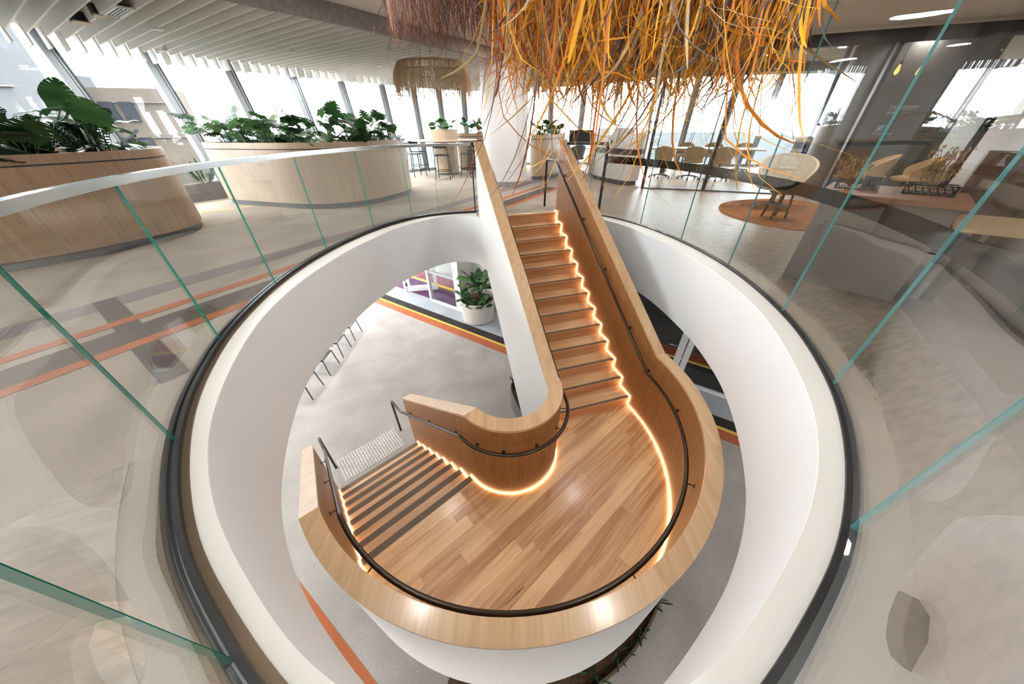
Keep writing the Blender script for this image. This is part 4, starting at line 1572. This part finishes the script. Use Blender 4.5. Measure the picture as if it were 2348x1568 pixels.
# ------------------------------------------------------------------ furniture right of the opening
def tub_shell(r, z0, zb, zf, th=.045, a0=2.25, n=28):
    rings = []
    for i in range(n + 1):
        a = -a0 + 2 * a0 * i / n
        k = max(0, math.cos(a / (2 * a0) * PI)) ** .8
        h = zf + (zb - zf) * k
        dx, dy = math.sin(a), math.cos(a)
        fl = 1 + .12 * k
        rings.append([(dx * r * .82, dy * r * .82, z0), (dx * r * fl, dy * r * fl, h), (dx * (r * fl - th), dy * (r * fl - th), h), (dx * (r * .82 - th), dy * (r * .82 - th), z0)])
    return loftg(rings)
def tub_chair(name, label, loc, rz, fab, base='swivel', s=1.0):
    t = thing(name, label, 'chair', loc, rz)
    v, f = tub_shell(.36 * s, .36, .78 * s, .52)
    o = mesh('shell', v, f, fab, t, smooth=True)
    flat_edges(o, .8)
    lathe('seat_cushion', [(.30 * s, .34), (.33 * s, .37), (.33 * s, .43), (.28 * s, .46)], fab, t, 28)
    if base == 'swivel':
        lathe('column', [(.03, .06), (.03, .34)], 'dark_bronze', t, 12)
        for k in range(4):
            a = PI / 4 + k * PI / 2
            tube('leg', [(0, 0, .10), (.18 * math.cos(a), .18 * math.sin(a), .07), (.36 * math.cos(a), .36 * math.sin(a), .012)], [.02, .016, .011], 'walnut', t, 6)
    else:
        for k in range(4):
            a = PI / 4 + k * PI / 2
            tube('leg', [(.2 * math.cos(a), .2 * math.sin(a), .36), (.27 * math.cos(a), .27 * math.sin(a), .004)], .013, 'walnut', t, 6)
    return t
def office_chair(label, loc, rz, fab='tan_fabric', group='tan meeting chairs'):
    t = thing('office_chair', label, 'chair', loc, rz, group=group)
    v, f = tub_shell(.28, .46, .86, .60, .035, 1.9)
    o = mesh('shell', v, f, fab, t, smooth=True)
    flat_edges(o, .8)
    lathe('seat', [(.22, .43), (.27, .45), (.27, .49), (.2, .51)], fab, t, 24)
    lathe('gas_lift', [(.025, .08), (.025, .43)], 'black_metal', t, 10)
    for k in range(5):
        a = 2 * PI * k / 5 + .3
        sp = tube('spoke', [(0, 0, .10), (.30 * math.cos(a), .30 * math.sin(a), .07)], [.02, .013], 'black_metal', t, 6)
        w = lathe('caster', [(.012, .0), (.028, .012), (.028, .045), (.012, .056)], 'black_metal', sp, 8, c=(.30 * math.cos(a), .30 * math.sin(a)))
    return t
rug = prism('rug', [(p[0], p[1]) for p in spline([(4.0, 6.15), (4.6, 7.0), (5.7, 7.3), (6.3, 6.9), (6.3, 5.9), (5.6, 5.1), (4.6, 4.75), (4.05, 5.35)], 8, True)], .009, .018, 'rug_rust')
tag(rug, 'rust brown shaggy rug with a rounded outline on the stone floor', 'rug')
tub_chair('lounge_chair', 'cream tub lounge chair standing on the rust rug', (5.12, 6.42, .018), math.radians(-35), 'cream_fabric', 'swivel', 1.15)
t = thing('side_stool', 'small round dark stool on the rust rug before the cream chair', 'stool', (4.62, 5.62, .018))
lathe('seat', [(.19, .39), (.205, .40), (.205, .425), (.18, .435)], 'dark_bronze', t, 28)
for k in range(4):
    a = PI / 4 + k * PI / 2
    tube('leg', [(.13 * math.cos(a), .13 * math.sin(a), .39), (.17 * math.cos(a), .17 * math.sin(a), .003)], .017, 'dark_bronze', t, 6)
lathe('shelf', [(.05, .17), (.15, .20), (.155, .21), (.05, .18)], 'kick_grey', t, 20)
tub_chair('tub_chair', 'tan tub chair behind the counter with the wire baskets', (4.75, 3.95, .006), math.radians(150), 'tan_fabric', 'four')
tub_chair('tub_chair', 'grey tub chair next to the tan one behind the counter', (4.35, 3.45, .006), math.radians(120), 'grey_fabric', 'four', .95)

# counter with wire baskets
c0, c1 = Vector((2.93, 3.09)), Vector((3.48, 2.48))
dc = (c1 - c0).normalized()
nc = Vector((-dc.y, dc.x))
ct = thing('counter', 'grey counter unit with a reddish timber top just outside the glass', 'counter', (3.5, 3.05, 0))
def quad(a, b, n, d):
    return [(a.x, a.y), (b.x, b.y), (b.x + n.x * d, b.y + n.y * d), (a.x + n.x * d, a.y + n.y * d)]
prism('front_panel', quad(c0, c1, nc, .03), .012, .80, 'grey_laminate', ct, world=True)
prism('carcass', quad(c0 + nc * .03, c1 + nc * .03, nc, .70), .06, .80, 'grey_laminate', ct, world=True)
prism('top', quad(c0 - dc * .05 - nc * .03, c1 + dc * .05 - nc * .03, nc, .85), .801, .84, 'counter_wood', ct, world=True)
def basket(label, loc, rz, seed):
    t = thing('wire_basket', label, 'basket', loc, rz)
    w, d, h = .30, .16, .075
    parts = []
    for (ax, ay), (bx, by) in (((-w / 2, -d / 2), (w / 2, -d / 2)), ((w / 2, -d / 2), (w / 2, d / 2)), ((w / 2, d / 2), (-w / 2, d / 2)), ((-w / 2, d / 2), (-w / 2, -d / 2))):
        L = math.hypot(bx - ax, by - ay)
        k = max(3, int(L / .038))
        for i in range(k):
            u0, u1 = i / k, (i + 1) / k
            A = (ax + (bx - ax) * u0, ay + (by - ay) * u0)
            B = (ax + (bx - ax) * u1, ay + (by - ay) * u1)
            parts.append(tubeg([(*A, .004), (*B, h)], .0028, 4))
            parts.append(tubeg([(*B, .004), (*A, h)], .0028, 4))
        for z in (.004, h):
            parts.append(tubeg([(ax, ay, z), (bx, by, z)], .005, 4))
    v, f = join(parts)
    mesh('wire_frame', v, f, 'black_metal', t)
    box('base', (0, 0, .003), (w, d, .006), 'black_metal', t)
    return t
def dried(label, loc, seed, n=26, h=.28, lean_=(0, 0)):
    rnd = random.Random(seed)
    t = thing('dried_flowers', label, 'dried flowers', loc)
    for mat, k in (('dried_tan', n), ('dried_brown', n // 2)):
        parts = []
        for i in range(k):
            a = rnd.uniform(0, 2 * PI)
            r = rnd.uniform(.03, .13)
            hh = h * rnd.uniform(.4, 1)
            p = (r * math.cos(a) + lean_[0] * hh, r * math.sin(a) + lean_[1] * hh, hh)
            parts.append(tubeg([(0, 0, 0), (p[0] * .5, p[1] * .5, hh * .6), p], .002, 4))
            for j in range(5):
                q = (p[0] + rnd.uniform(-.02, .02), p[1] + rnd.uniform(-.02, .02), p[2] + rnd.uniform(-.05, .02))
                parts.append(latheg([(.001, q[2] - .010), (.0055, q[2]), (.001, q[2] + .012)], 5, (q[0], q[1])))
        v, f = join(parts)
        mesh('stems', v, f, mat, t)
    return t
ac = math.atan2(dc.y, dc.x)
b1_, b2_ = c0 + dc * .16 + nc * .42, c0 + dc * .62 + nc * .44
basket('black lattice wire basket holding dark pots on the counter', (b1_.x, b1_.y, .84), ac, 1)
basket('black lattice wire basket full of dried leaves at the counter end', (b2_.x, b2_.y, .84), ac, 2)
dried('tall dried grasses in the basket at the counter end', (b2_.x, b2_.y, .848), 4, 34, .34, (.2, .3))
dried('tan pampas flowers in the basket with the dark pots', (b1_.x - .05, b1_.y + .02, .848), 5, 30, .26, (-.3, .1))
for i, q in enumerate((b1_ + dc * .05, b1_ + dc * .11)):
    t = thing('pot', ['dark square pot in the first wire basket', 'second dark pot in the first wire basket'][i], 'pot', (q.x, q.y, .848))
    lathe('body', [(.025, 0), (.036, .10), (.032, .10), (.024, .02)], 'black_metal', t, 12)
# walnut screen and work desk at the right
t = thing('desk_screen', 'dark walnut desk screen beyond the counter', 'screen', (5.0, 2.3, 0))
prism('panel', [(4.02, 2.98), (6.6, 1.15), (6.63, 1.19), (4.05, 3.02)], .30, 1.16, 'walnut', t, world=True)
for x, y in ((4.2, 2.87), (6.4, 1.31)):
    box('foot', (x, y, .155), (.05, .05, .30), 'black_metal', t, world=True)
t = thing('work_desk', 'pale timber work desk with a chamfered corner next to the walnut screen', 'desk', (4.4, 1.9, 0))
prism('top', [(3.30, 2.31), (3.63, 2.60), (3.85, 2.72), (5.9, 1.3), (5.4, .62), (3.55, 2.12)], .69, .72, 'pale_laminate', t, world=True)
for x, y in ((3.82, 2.50), (5.35, .95), (5.6, 1.3)):
    box('leg', (x, y, .35), (.06, .06, .68), 'steel', t, world=True)
cb = tube('cable', [(4.05, 2.36, .727), (4.3, 2.1, .727), (4.6, 1.95, .727), (5.1, 1.7, .727)], .006, 'black_metal', None, 6)
tag(cb, 'black cable lying across the pale work desk', 'cable')
t = thing('desk_post', 'round pale metal post standing beside the grey counter', 'post', (3.82, 2.58, 0))
lathe('tube', [(.045, .01), (.045, .68)], 'bulkhead_grey', t, 20)
lathe('foot', [(.06, .002), (.06, .01)], 'bulkhead_grey', t, 20)
office_chair('dark office chair at the pale work desk', (4.15, 1.35, .006), 2.4, 'charcoal', 'office chairs')

# meeting room behind black framed glazing
gp = thing('glass_partition', 'black framed glass partition of the meeting room', 'partition', (6, 8, 0))
GP = [(3.5, 8.95), (4.85, 8.46), (6.43, 7.85), (7.11, 7.60), (9.0, 7.0)]
for i, (x, y) in enumerate(GP):
    box('post', (x, y, 1.30), (.07, .12, 2.6), 'black_metal', gp, math.atan2(-.38, 1), world=True)
for a, b in zip(GP, GP[1:]):
    A, B = Vector(a), Vector(b)
    d = (B - A).normalized()
    n = Vector((-d.y, d.x))
    prism('header', quad(A - n * .06, B - n * .06, n, .12), 2.56, 2.74, 'black_metal', gp, world=True)
    prism('threshold', quad(A - n * .04, B - n * .04, n, .08), .006, .03, 'black_metal', gp, world=True)
    if i != 9 and a != GP[2]:
        prism('pane', quad(A - n * .006, B - n * .006, n, .012), .03, 2.56, 'door_glass', gp, world=True)
mt = thing('meeting_table', 'long timber meeting table behind the black framed glass', 'table', (6.5, 12.0, .006), math.radians(-29))
box('top', (0, 0, .72), (3.3, 1.2, .04), 'pale_laminate', mt, bevel=.008)
for x in (-1.1, 1.1):
    box('leg', (x, 0, .35), (.10, .7, .70), 'charcoal', mt)
    box('foot', (x, 0, .015), (.16, .9, .03), 'charcoal', mt)
chl = ['first', 'second', 'third', 'fourth']
for i, (x, y) in enumerate([(4.75, 10.95), (5.5, 10.6), (6.15, 10.25)]):
    office_chair('%s tan swivel chair from the left on the near side of the meeting table' % chl[i], (x, y, .006), math.radians(-29) + PI, 'tan_fabric')
for i, (x, y) in enumerate([(6.4, 13.1), (7.2, 12.7), (8.0, 12.2)]):
    office_chair('%s tan swivel chair on the window side of the meeting table' % chl[i], (x, y, .006), math.radians(-29), 'tan_fabric')
for i, (x, y) in enumerate([(7.3, 7.0), (7.75, 6.6)]):
    office_chair(['tan swivel chair near the dark sign wall, closer to the glass partition', 'tan swivel chair near the dark sign wall, farther from the partition'][i], (x, y, .006), -2.2, 'tan_fabric')

# curved white cabinet and desks beyond the stair head
PW = [(2.62, 10.9), (2.9, 9.95), (3.2, 9.4), (3.55, 9.5), (3.8, 10.4), (4.0, 11.4), (3.4, 11.9), (2.8, 11.6)]
O = ccw(relax(resample(spline(PW, 8, True), 80), 3))
t = thing('curved_cabinet', 'curved white storage cabinet right of the stair head', 'cabinet', (3.3, 10.6, 0))
prism('kickboard', offset(O, -.05), .008, .12, 'charcoal', t, world=True)
prism('body', O, .12, .72, 'white_laminate', t, world=True)
prism('inset_band', offset(O, -.03), .72, .86, 'charcoal', t, world=True)  # recessed charcoal band between the two white bodies
prism('upper_body', offset(O, .0), .86, 1.32, 'white_laminate', t, world=True)
box('power_outlet', (2.83, 10.08, 1.0), (.07, .03, .12), 'charcoal', t, .5, world=True)
t = thing('office_desk', 'white office desk with a dark monitor behind the planter cabinet', 'desk', (2.55, 13.0, 0))
box('top', (0, 0, .73), (1.3, .65, .03), 'white_laminate', t)
for x in (-.58, .58):
    box('leg', (x, 0, .36), (.05, .55, .70), 'white_frame', t)
t = thing('monitor', 'wide dark monitor on the white office desk', 'monitor', (2.55, 13.1, .746))
box('screen', (0, 0, .34), (.85, .04, .36), 'black_metal', t)
box('stand', (0, .02, .09), (.06, .04, .17), 'black_metal', t)
box('base', (0, .02, .005), (.26, .18, .01), 'black_metal', t)
office_chair('black office chair in front of the white desk with the monitor', (2.3, 12.35, 0), 3.3, 'charcoal', 'office chairs')
t = thing('desk_end_panel', 'pale oak end panel beside the white office desk', 'panel', (3.0, 12.2, 0), -.25)
box('panel', (0, 0, .6), (.5, .04, 1.18), 'oak_pale', t)
box('foot', (0, 0, .006), (.5, .10, .012), 'kick_grey', t)

# high bench with a planter bowl, dark column and sign wall
t = thing('high_bench', 'high timber bench by the right hand windows', 'bench', (10.2, 11.0, 0), math.radians(-10))
box('top', (0, 0, 1.02), (2.6, .75, .05), 'counter_wood', t)
box('front', (0, -.3, .52), (2.4, .05, .94), 'walnut', t)
for x in (-1.15, 1.15):
    box('leg', (x, .1, .5), (.08, .5, .98), 'charcoal', t)
t = thing('planter_bowl', 'grey planter bowl standing on the high bench', 'planter', (9.75, 11.05, 1.046))
lathe('bowl', [(.26, 0), (.34, .10), (.36, .26), (.33, .26), (.30, .16)], 'stone_planter', t, 32)
lathe('soil', [(.31, .18), (.31, .21)], 'soil', t, 20)
plant('leafy_plant', 'small green plant in the grey bowl on the high bench', (9.75, 11.05, 1.25), 22, 300, (.14, .22), (.04, .24), .32, ('leaf_mid', 'leaf_dark'), LH)
dc_ = thing('column', 'dark grey round column beside the sign wall', 'column', (8.35, 9.35, 0), kind='structure')
lathe('shaft', [(.42, .01), (.42, 2.8)], 'column_grey', dc_, 40)
sg = thing('sign_wall', 'dark brown wall panel with white room lettering', 'sign', (8.6, 8.4, 0))
sa, sbb = Vector((8.22, 8.82)), Vector((9.25, 7.72))
ds = (sbb - sa).normalized()
ns = Vector((-ds.y, ds.x))
prism('panel', quad(sa, sbb, ns, .10), .006, 2.79, 'dark_panel', sg, world=True)
def text(body, along, z, size, mat, label=None):
    cu = bpy.data.curves.new('lettering', 'FONT')
    cu.body = body
    cu.size = size
    cu.extrude = .001
    cu.materials.append(MATS[mat])
    o = bpy.data.objects.new('lettering', cu)
    COL.objects.link(o)
    o.parent = sg
    p = sa + ds * along - ns * .004
    o.location = (p.x - sg.location.x, p.y - sg.location.y, z)
    o.rotation_euler = (PI / 2, 0, math.atan2(ds.y, ds.x))
    return o
text('COONAWARRA', .40, 1.63, .06, 'sign_white')
text('20.04', .40, 1.53, .06, 'sign_white')
p = sa + ds * .61 - ns * .004
box('rule', (p.x, p.y, 1.605), (.42, .003, .005), 'sign_white', sg, math.atan2(ds.y, ds.x), world=True)
text('Hearing Assistance', .36, 1.15, .042, 'sign_white')
p = sa + ds * .44 - ns * .004
box('symbol_tile', (p.x, p.y, 1.27), (.12, .004, .12), 'sign_blue', sg, math.atan2(ds.y, ds.x), world=True)
v, f = tubeg([(.02 * math.cos(a), 0, .035 * math.sin(a)) for a in [.4 + i * .4 for i in range(11)]], .006, 5)
p2 = p - ns * .004
o = mesh('symbol_ear', [(x * ds.x + p2.x, x * ds.y + p2.y, z + 1.27) for x, y, z in v], f, 'sign_white', sg, world=True)
v, f = boxg((p2.x + ds.x * .0, p2.y + ds.y * .0, 1.27), (.15, .002, .012), math.atan2(ds.y, ds.x))
v = [(x, y, z + ((x - p2.x) * ds.x + (y - p2.y) * ds.y) * .9) for x, y, z in v]
mesh('symbol_slash', v, f, 'sign_white', sg, world=True)
# amber pendants
for i, (x, y, z) in enumerate([(7.50, 8.05, 2.16), (7.63, 7.92, 2.22), (7.85, 7.70, 2.18)]):
    t = thing('pendant_lamp', 'amber glass pendant lamp, %s of three by the sign wall' % ['leftmost', 'middle', 'rightmost'][i], 'pendant lamp', (x, y, z))
    lathe('bulb', [(.01, -.08), (.032, -.055), (.036, -.02), (.022, .04), (.012, .08)], 'bulb_amber', t, 14)
    lathe('cap', [(.02, .075), (.02, .13), (.008, .14)], 'dark_bronze', t, 12)
    tube('cord', [(0, 0, .13), (0, 0, 2.80 - z)], .004, 'black_metal', t, 5)
    lathe('ceiling_rose', [(.06, 2.775 - z), (.06, 2.799 - z)], 'black_metal', t, 16)

# ------------------------------------------------------------------ lower level
PW0 = Vector((-1.78, 8.82))
w = Vector((.826, -.563)).normalized()
wn = Vector((-w.y, w.x))
def lw(t):
    return PW0 + w * t
def wall_seg(nm, a, b, z0, z1, mat, parent=None, th=.12, off=0.0):
    return prism(nm, quad(lw(a) + wn * off, lw(b) + wn * off, wn, th), z0, z1, mat, parent, world=parent is not None)
struct(wall_seg('wall_lower_partition', .10, 4.3, LOW, -.91, 'white_paint', off=.66), 'white partition wall of the lower level behind the big pot', 'wall')
wr = prism('wall_lower_return', quad(lw(.10), lw(.20), wn, .66), LOW, -.91, 'white_paint')
struct(wr, 'short white return wall beside the open glass door', 'wall')
dr = thing('door_1', 'white framed glass door standing open in the lower level partition', 'door', (lw(-2).x, lw(-2).y, LOW), kind='structure')
for a, b in ((-2.62, -2.50), (-1.28, -1.20), (-.03, .10)):
    wall_seg('jamb', a, b, LOW + .002, -.91, 'white_frame', dr)
wall_seg('sill', -1.20, -.03, LOW + .002, LOW + .07, 'white_frame', dr, .08)
wall_seg('mid_rail', -1.20, -.03, LOW + 1.05, LOW + 1.13, 'silver_frame', dr, .06, .02)
wall_seg('pane', -1.20, -.03, LOW + .07, -.91, 'door_glass', dr, .012, .04)
# open leaf, hinged at the left jamb
h0 = lw(-2.50) + wn * .05
ld = Vector((w.x * math.cos(.75) - w.y * math.sin(.75), w.x * math.sin(.75) + w.y * math.cos(.75)))
ln = Vector((-ld.y, ld.x))
for nm, a, b, z0, z1, m_ in (('leaf_stile', 0, .12, LOW + .01, -1.3, 'white_frame'), ('leaf_stile', .98, 1.10, LOW + .01, -1.3, 'white_frame'), ('leaf_rail', .12, .98, LOW + .01, LOW + .22, 'white_frame'), ('leaf_rail', .12, .98, -1.42, -1.3, 'white_frame')):
    prism(nm, quad(h0 + ld * a, h0 + ld * b, ln, .045), z0, z1, m_, dr, world=True)
prism('leaf_pane', quad(h0 + ld * .12 + ln * .016, h0 + ld * .98 + ln * .016, ln, .012), LOW + .22, -1.42, 'door_glass', dr, world=True)
box('hinge', (h0.x, h0.y, LOW + .30), (.05, .05, .12), 'black_metal', dr, world=True)
d2_ = thing('door_2', 'black framed look glazed doors with white posts on the right of the lower level', 'door', (lw(6.5).x, lw(6.5).y, LOW), kind='structure')
for a, b in ((4.3, 4.45), (5.0, 5.10), (6.42, 6.56), (6.58, 6.70), (8.1, 8.2), (9.6, 9.7)):
    wall_seg('post', a, b, LOW + .002, -.91, 'white_frame', d2_, .10, .25)
for a, b in ((4.45, 5.0), (5.10, 6.42), (6.70, 8.1), (8.2, 9.6)):
    wall_seg('sill', a, b, LOW + .002, LOW + .06, 'white_frame', d2_, .08, .26)
    wall_seg('pane', a, b, LOW + .06, -.91, 'door_glass', d2_, .012, .29)
q = lw(6.38) + wn * .22
tube('lever_handle', [(q.x, q.y, LOW + 1.0), (q.x - wn.x * .06, q.y - wn.y * .06, LOW + 1.0), (q.x - wn.x * .06 - w.x * .13, q.y - wn.y * .06 - w.y * .13, LOW + 1.0)], .011, 'steel', d2_, 6, world=True)
# rooms behind the partition; yellow and brick stripes at right paint a glass reflection
for (a, b, n0, n1, m_) in ((-4.5, .1, .12, 1.0, 'carpet_purple'), (-4.5, .1, 1.0, 1.15, 'carpet_yellow'), (-4.5, .1, 1.15, 1.9, 'carpet_rose'), (4.3, 10, .38, 6, 'carpet_black'), (4.3, 10, 1.2, 1.28, 'carpet_yellow'), (4.3, 10, 1.28, 1.7, 'reflection_brick')):
    prism('carpet_stripe', quad(lw(a) + wn * n0, lw(b) + wn * n0, wn, n1 - n0), LOW + .001, LOW + (.004 if m_ == 'carpet_black' else .006), m_, floor_lo)
prism('wall_lower_dark', quad(lw(3.9) + wn * 3.2, lw(9.8) + wn * 3.2, wn, .1), LOW, -.91, 'dark_panel')
struct(bpy.context.scene.objects['wall_lower_dark'], 'dark wall inside the room behind the right glazed doors', 'wall')

pot = thing('plant_pot', 'big round white pot against the lower level partition', 'pot', (-1.05, 8.38, LOW))
lathe('body', [(.46, .003), (.50, .02), (.53, .68), (.50, .68), (.49, .58)], 'pot_white', pot, 48)
lathe('soil', [(.49, .56), (.49, .61)], 'soil', pot, 32)
bpz = thing('paddle_leaf_plant', 'tall paddle leaved plant in the big white pot', 'plant', (-.95, 8.40, LOW + .6))
rnd = random.Random(31)
stems = []
for i in range(17):
    a = rnd.uniform(0, 2 * PI)
    h = rnd.uniform(.35, 1.0)
    r = rnd.uniform(.05, .25)
    copy_mesh('leaf', LB[rnd.choice(('leaf_light', 'leaf_mid', 'leaf_mid'))], bpz, (r * math.cos(a), r * math.sin(a), h), (rnd.uniform(.3, 1.2), rnd.uniform(-.3, .3), a - PI / 2), rnd.uniform(.36, .52))
    stems.append(tubeg([(0, 0, 0), (r * .4 * math.cos(a), r * .4 * math.sin(a), h * .6), (r * math.cos(a), r * math.sin(a), h)], .009, 5))
v, f = join(stems)
mesh('stems', v, f, 'stem_green', bpz)
plant('monstera_plant', 'small monstera spilling over the front of the big white pot', (-1.0, 8.05, LOW + .6), 20, 320, (.18, .28), (.03, .24), .30, ('leaf_light', 'leaf_light', 'leaf_mid'))
plant('trailing_plant', 'trailing green plant at the left rim of the big white pot', (-1.42, 8.2, LOW + .6), 30, 321, (.10, .17), (.02, .5), .24, ('leaf_mid', 'leaf_light'), LH)

ov = thing('oval_planter', 'low grey rounded planter on the carpet under the upper flight', 'planter', (.30, 4.40, LOW), math.atan2(d1.y, d1.x))
OV = ccw([(.55 * math.copysign(abs(math.cos(a)) ** .6, math.cos(a)), .27 * math.copysign(abs(math.sin(a)) ** .6, math.sin(a))) for a in [2 * PI * i / 40 for i in range(40)]])
rings = [[(p[0] * .94, p[1] * .94, .003), (p[0], p[1], .003), (p[0], p[1], .46), (p[0] * .94, p[1] * .94, .46)] for p in OV]
loft('wall', rings, 'stone_planter', ov, closed_path=True)
prism('soil', [(p[0] * .94, p[1] * .94) for p in OV], .30, .42, 'soil', ov)
for i, t_ in enumerate((-.35, .05, .38)):
    p = Vector((.30, 4.40)) + d1 * t_
    fern('zz_plant', '%s glossy green plant in the grey rounded planter' % chl[i], (p.x, p.y, LOW + .41), 22, 340 + i, (.22, .36), .26, ('leaf_mid', 'leaf_dark'))
for i, u in enumerate((.24, .30, .36, .42, .48, .54)):
    p = arc_pt(2.12, u)
    fern('zz_plant', '%s small fern in the curved trough under the landing' % pos_b[i], (p[0], p[1], -3.2), 9, 360 + i, (.14, .24), .14, ('leaf_mid', 'leaf_dark'))

def side_chair(label, loc, rz):
    t = thing('side_chair', label, 'chair', loc, rz, group='row of black chairs on the lower level')
    v, f = prismg([(-.22, -.22), (.22, -.22), (.21, .22), (-.21, .22)], .435, .455)
    mesh('seat', v, f, 'black_metal', t)
    for sx in (-1, 1):
        tube('leg', [(sx * .24, -.25, .003), (sx * .21, -.20, .44)], .012, 'black_metal', t, 6)
        tube('leg', [(sx * .24, .27, .003), (sx * .21, .21, .44), (sx * .215, .26, .80)], .012, 'black_metal', t, 6)
        tube('side_rail', [(sx * .215, -.205, .42), (sx * .215, .215, .42)], .010, 'black_metal', t, 6)
    rings = [[(x, y - .008, .66), (x, y + .008, .66), (x, y + .012, .82), (x, y - .004, .82)] for x, y in ((-.215, .26), (-.1, .285), (.1, .285), (.215, .26))]
    loft('backrest', rings, 'black_metal', t)
for i, y in enumerate((7.36, 6.60, 5.88, 5.07)):
    side_chair('black metal side chair, %s from the far end of the row' % chl[i], (-4.70, y, LOW), PI / 2)

# ------------------------------------------------------------------ hanging strand installation over the opening
inst = thing('hanging_sculpture', 'large hanging sculpture of orange, ochre and grey raffia strands over the stair', 'sculpture', (.6, 3.2, 2.3))
rnd = random.Random(42)
def strand_path(x, y, z1, length, wild, r):
    """a strand that falls from the frame and frays towards its end"""
    p = Vector((x, y, z1))
    d = Vector((r.uniform(-.16, .16), r.uniform(-.16, .16), -1)).normalized()
    n = 9
    P = [p.copy()]
    bend = Vector((r.uniform(-1, 1), r.uniform(-1, 1), r.uniform(-.2, .5)))
    kink = r.randint(3, 7) if r.random() < .35 else -1
    for i in range(n):
        u = i / n
        d = (d + bend * (wild * u * u * .55) + Vector((r.uniform(-1, 1), r.uniform(-1, 1), 0)) * .10 * wild).normalized()
        if i == kink:
            d = (d + Vector((r.uniform(-1, 1), r.uniform(-1, 1), r.uniform(-.3, .6))) * .9 * wild).normalized()
        if d.z > -.12:
            d.z = -.12 - .3 * r.random()
            d.normalize()
        p = p + d * (length / n)
        P.append(p.copy())
    return P
def ribbon(P, w, r):
    """three sided ribbon: wide and thin"""
    a = r.uniform(0, PI)
    ax = Vector((math.cos(a), math.sin(a), 0))
    n = len(P)
    rings = []
    for i, p in enumerate(P):
        t = (P[min(i + 1, n - 1)] - P[max(i - 1, 0)]).normalized()
        s = (ax - t * ax.dot(t)).normalized()
        b = t.cross(s)
        k = (1 if i < n - 2 else (.7 if i == n - 2 else .25)) * w / 2
        rings.append([tuple(p + s * k), tuple(p - s * k), tuple(p + b * max(.0012, k * .28))])
    return loftg(rings)
PAL = ['strand_ochre', 'strand_orange', 'strand_rust', 'strand_grey', 'strand_straw', 'strand_brown', 'strand_plum']
def pick(x, r):
    """ochre to the left, greyer to the right of the sculpture"""
    g = .06 + .20 * max(0, min(1, (x - .1) / 1.6))
    u = r.random()
    if u < g:
        return 3
    if u < g + .15:
        return 4
    if u < g + .15 + .40:
        return 0
    if u < g + .15 + .40 + .24:
        return 1
    return 2
def spot(r):
    # a cloud 1.9 m wide, deeper than it looks from the rail
    while True:
        x, y = r.uniform(-.12, 1.82), r.uniform(2.2, 3.5)
        if ((x - .85) / 1.0) ** 2 + ((y - 2.85) / .72) ** 2 < 1:
            return x, y
count = 0
V, Fc, mi = [], [], []
for k in range(1750):
    x, y = spot(rnd)
    ztop = 2.30
    zb = rnd.triangular(1.40, 2.10, 1.60)
    if rnd.random() < .075:
        zb = rnd.uniform(.85, 1.45)
    wild = rnd.uniform(.4, 1.8)
    L = (ztop - zb) * (1.05 + .12 * wild)
    P = strand_path(x, y, ztop, L, wild, rnd)
    c = pick(x, rnd)
    w_ = rnd.choice((.003, .004, .005, .006, .008, .010, .013)) if k % 6 else rnd.uniform(.012, .022)
    v, f = ribbon(P, w_, rnd)
    if k % 7 == 0 and count < 245:
        o = mesh('strand', v, f, PAL[c], inst, world=True)
        count += 1
    else:
        o = len(V)
        V += v
        Fc += [tuple(i + o for i in q) for q in f]
        mi += [c] * len(f)
# finer brown and plum strands farther back on the left
for k in range(650):
    a = rnd.uniform(0, 2 * PI)
    rr = math.sqrt(rnd.random())
    x, y = -.55 + .75 * rr * math.cos(a), 4.6 + .35 * rr * math.sin(a)
    zb = rnd.triangular(1.98, 2.35, 2.15)
    P = strand_path(x, y, 2.62, (2.62 - zb) * 1.1, rnd.uniform(.3, .9), rnd)
    v, f = ribbon(P, rnd.uniform(.003, .006), rnd)
    if k % 12 == 0:
        mesh('strand', v, f, PAL[rnd.choice((5, 6, 2))], inst, world=True)
    else:
        o = len(V)
        V += v
        Fc += [tuple(i + o for i in q) for q in f]
        mi += [rnd.choice((5, 5, 6, 6, 2))] * len(f)
ms = mesh('strand_mass', V, Fc, None, inst, world=True, mats=PAL, midx=mi)
ms['kind'] = 'stuff'
for cx, cy, rx, ry, z in ((.85, 2.85, .92, .62, 2.30), (-.55, 4.6, .65, .3, 2.62)):
    tube('frame_ring', [(cx + rx * math.cos(2 * PI * i / 32), cy + ry * math.sin(2 * PI * i / 32), z) for i in range(32)], .012, 'black_metal', inst, 6, world=True, closed=True)
    for k in range(4):
        a = PI / 4 + k * PI / 2
        tube('cable', [(cx + rx * math.cos(a), cy + ry * math.sin(a), z), (cx + rx * math.cos(a), cy + ry * math.sin(a), 2.80)], .003, 'black_metal', inst, 4, world=True)
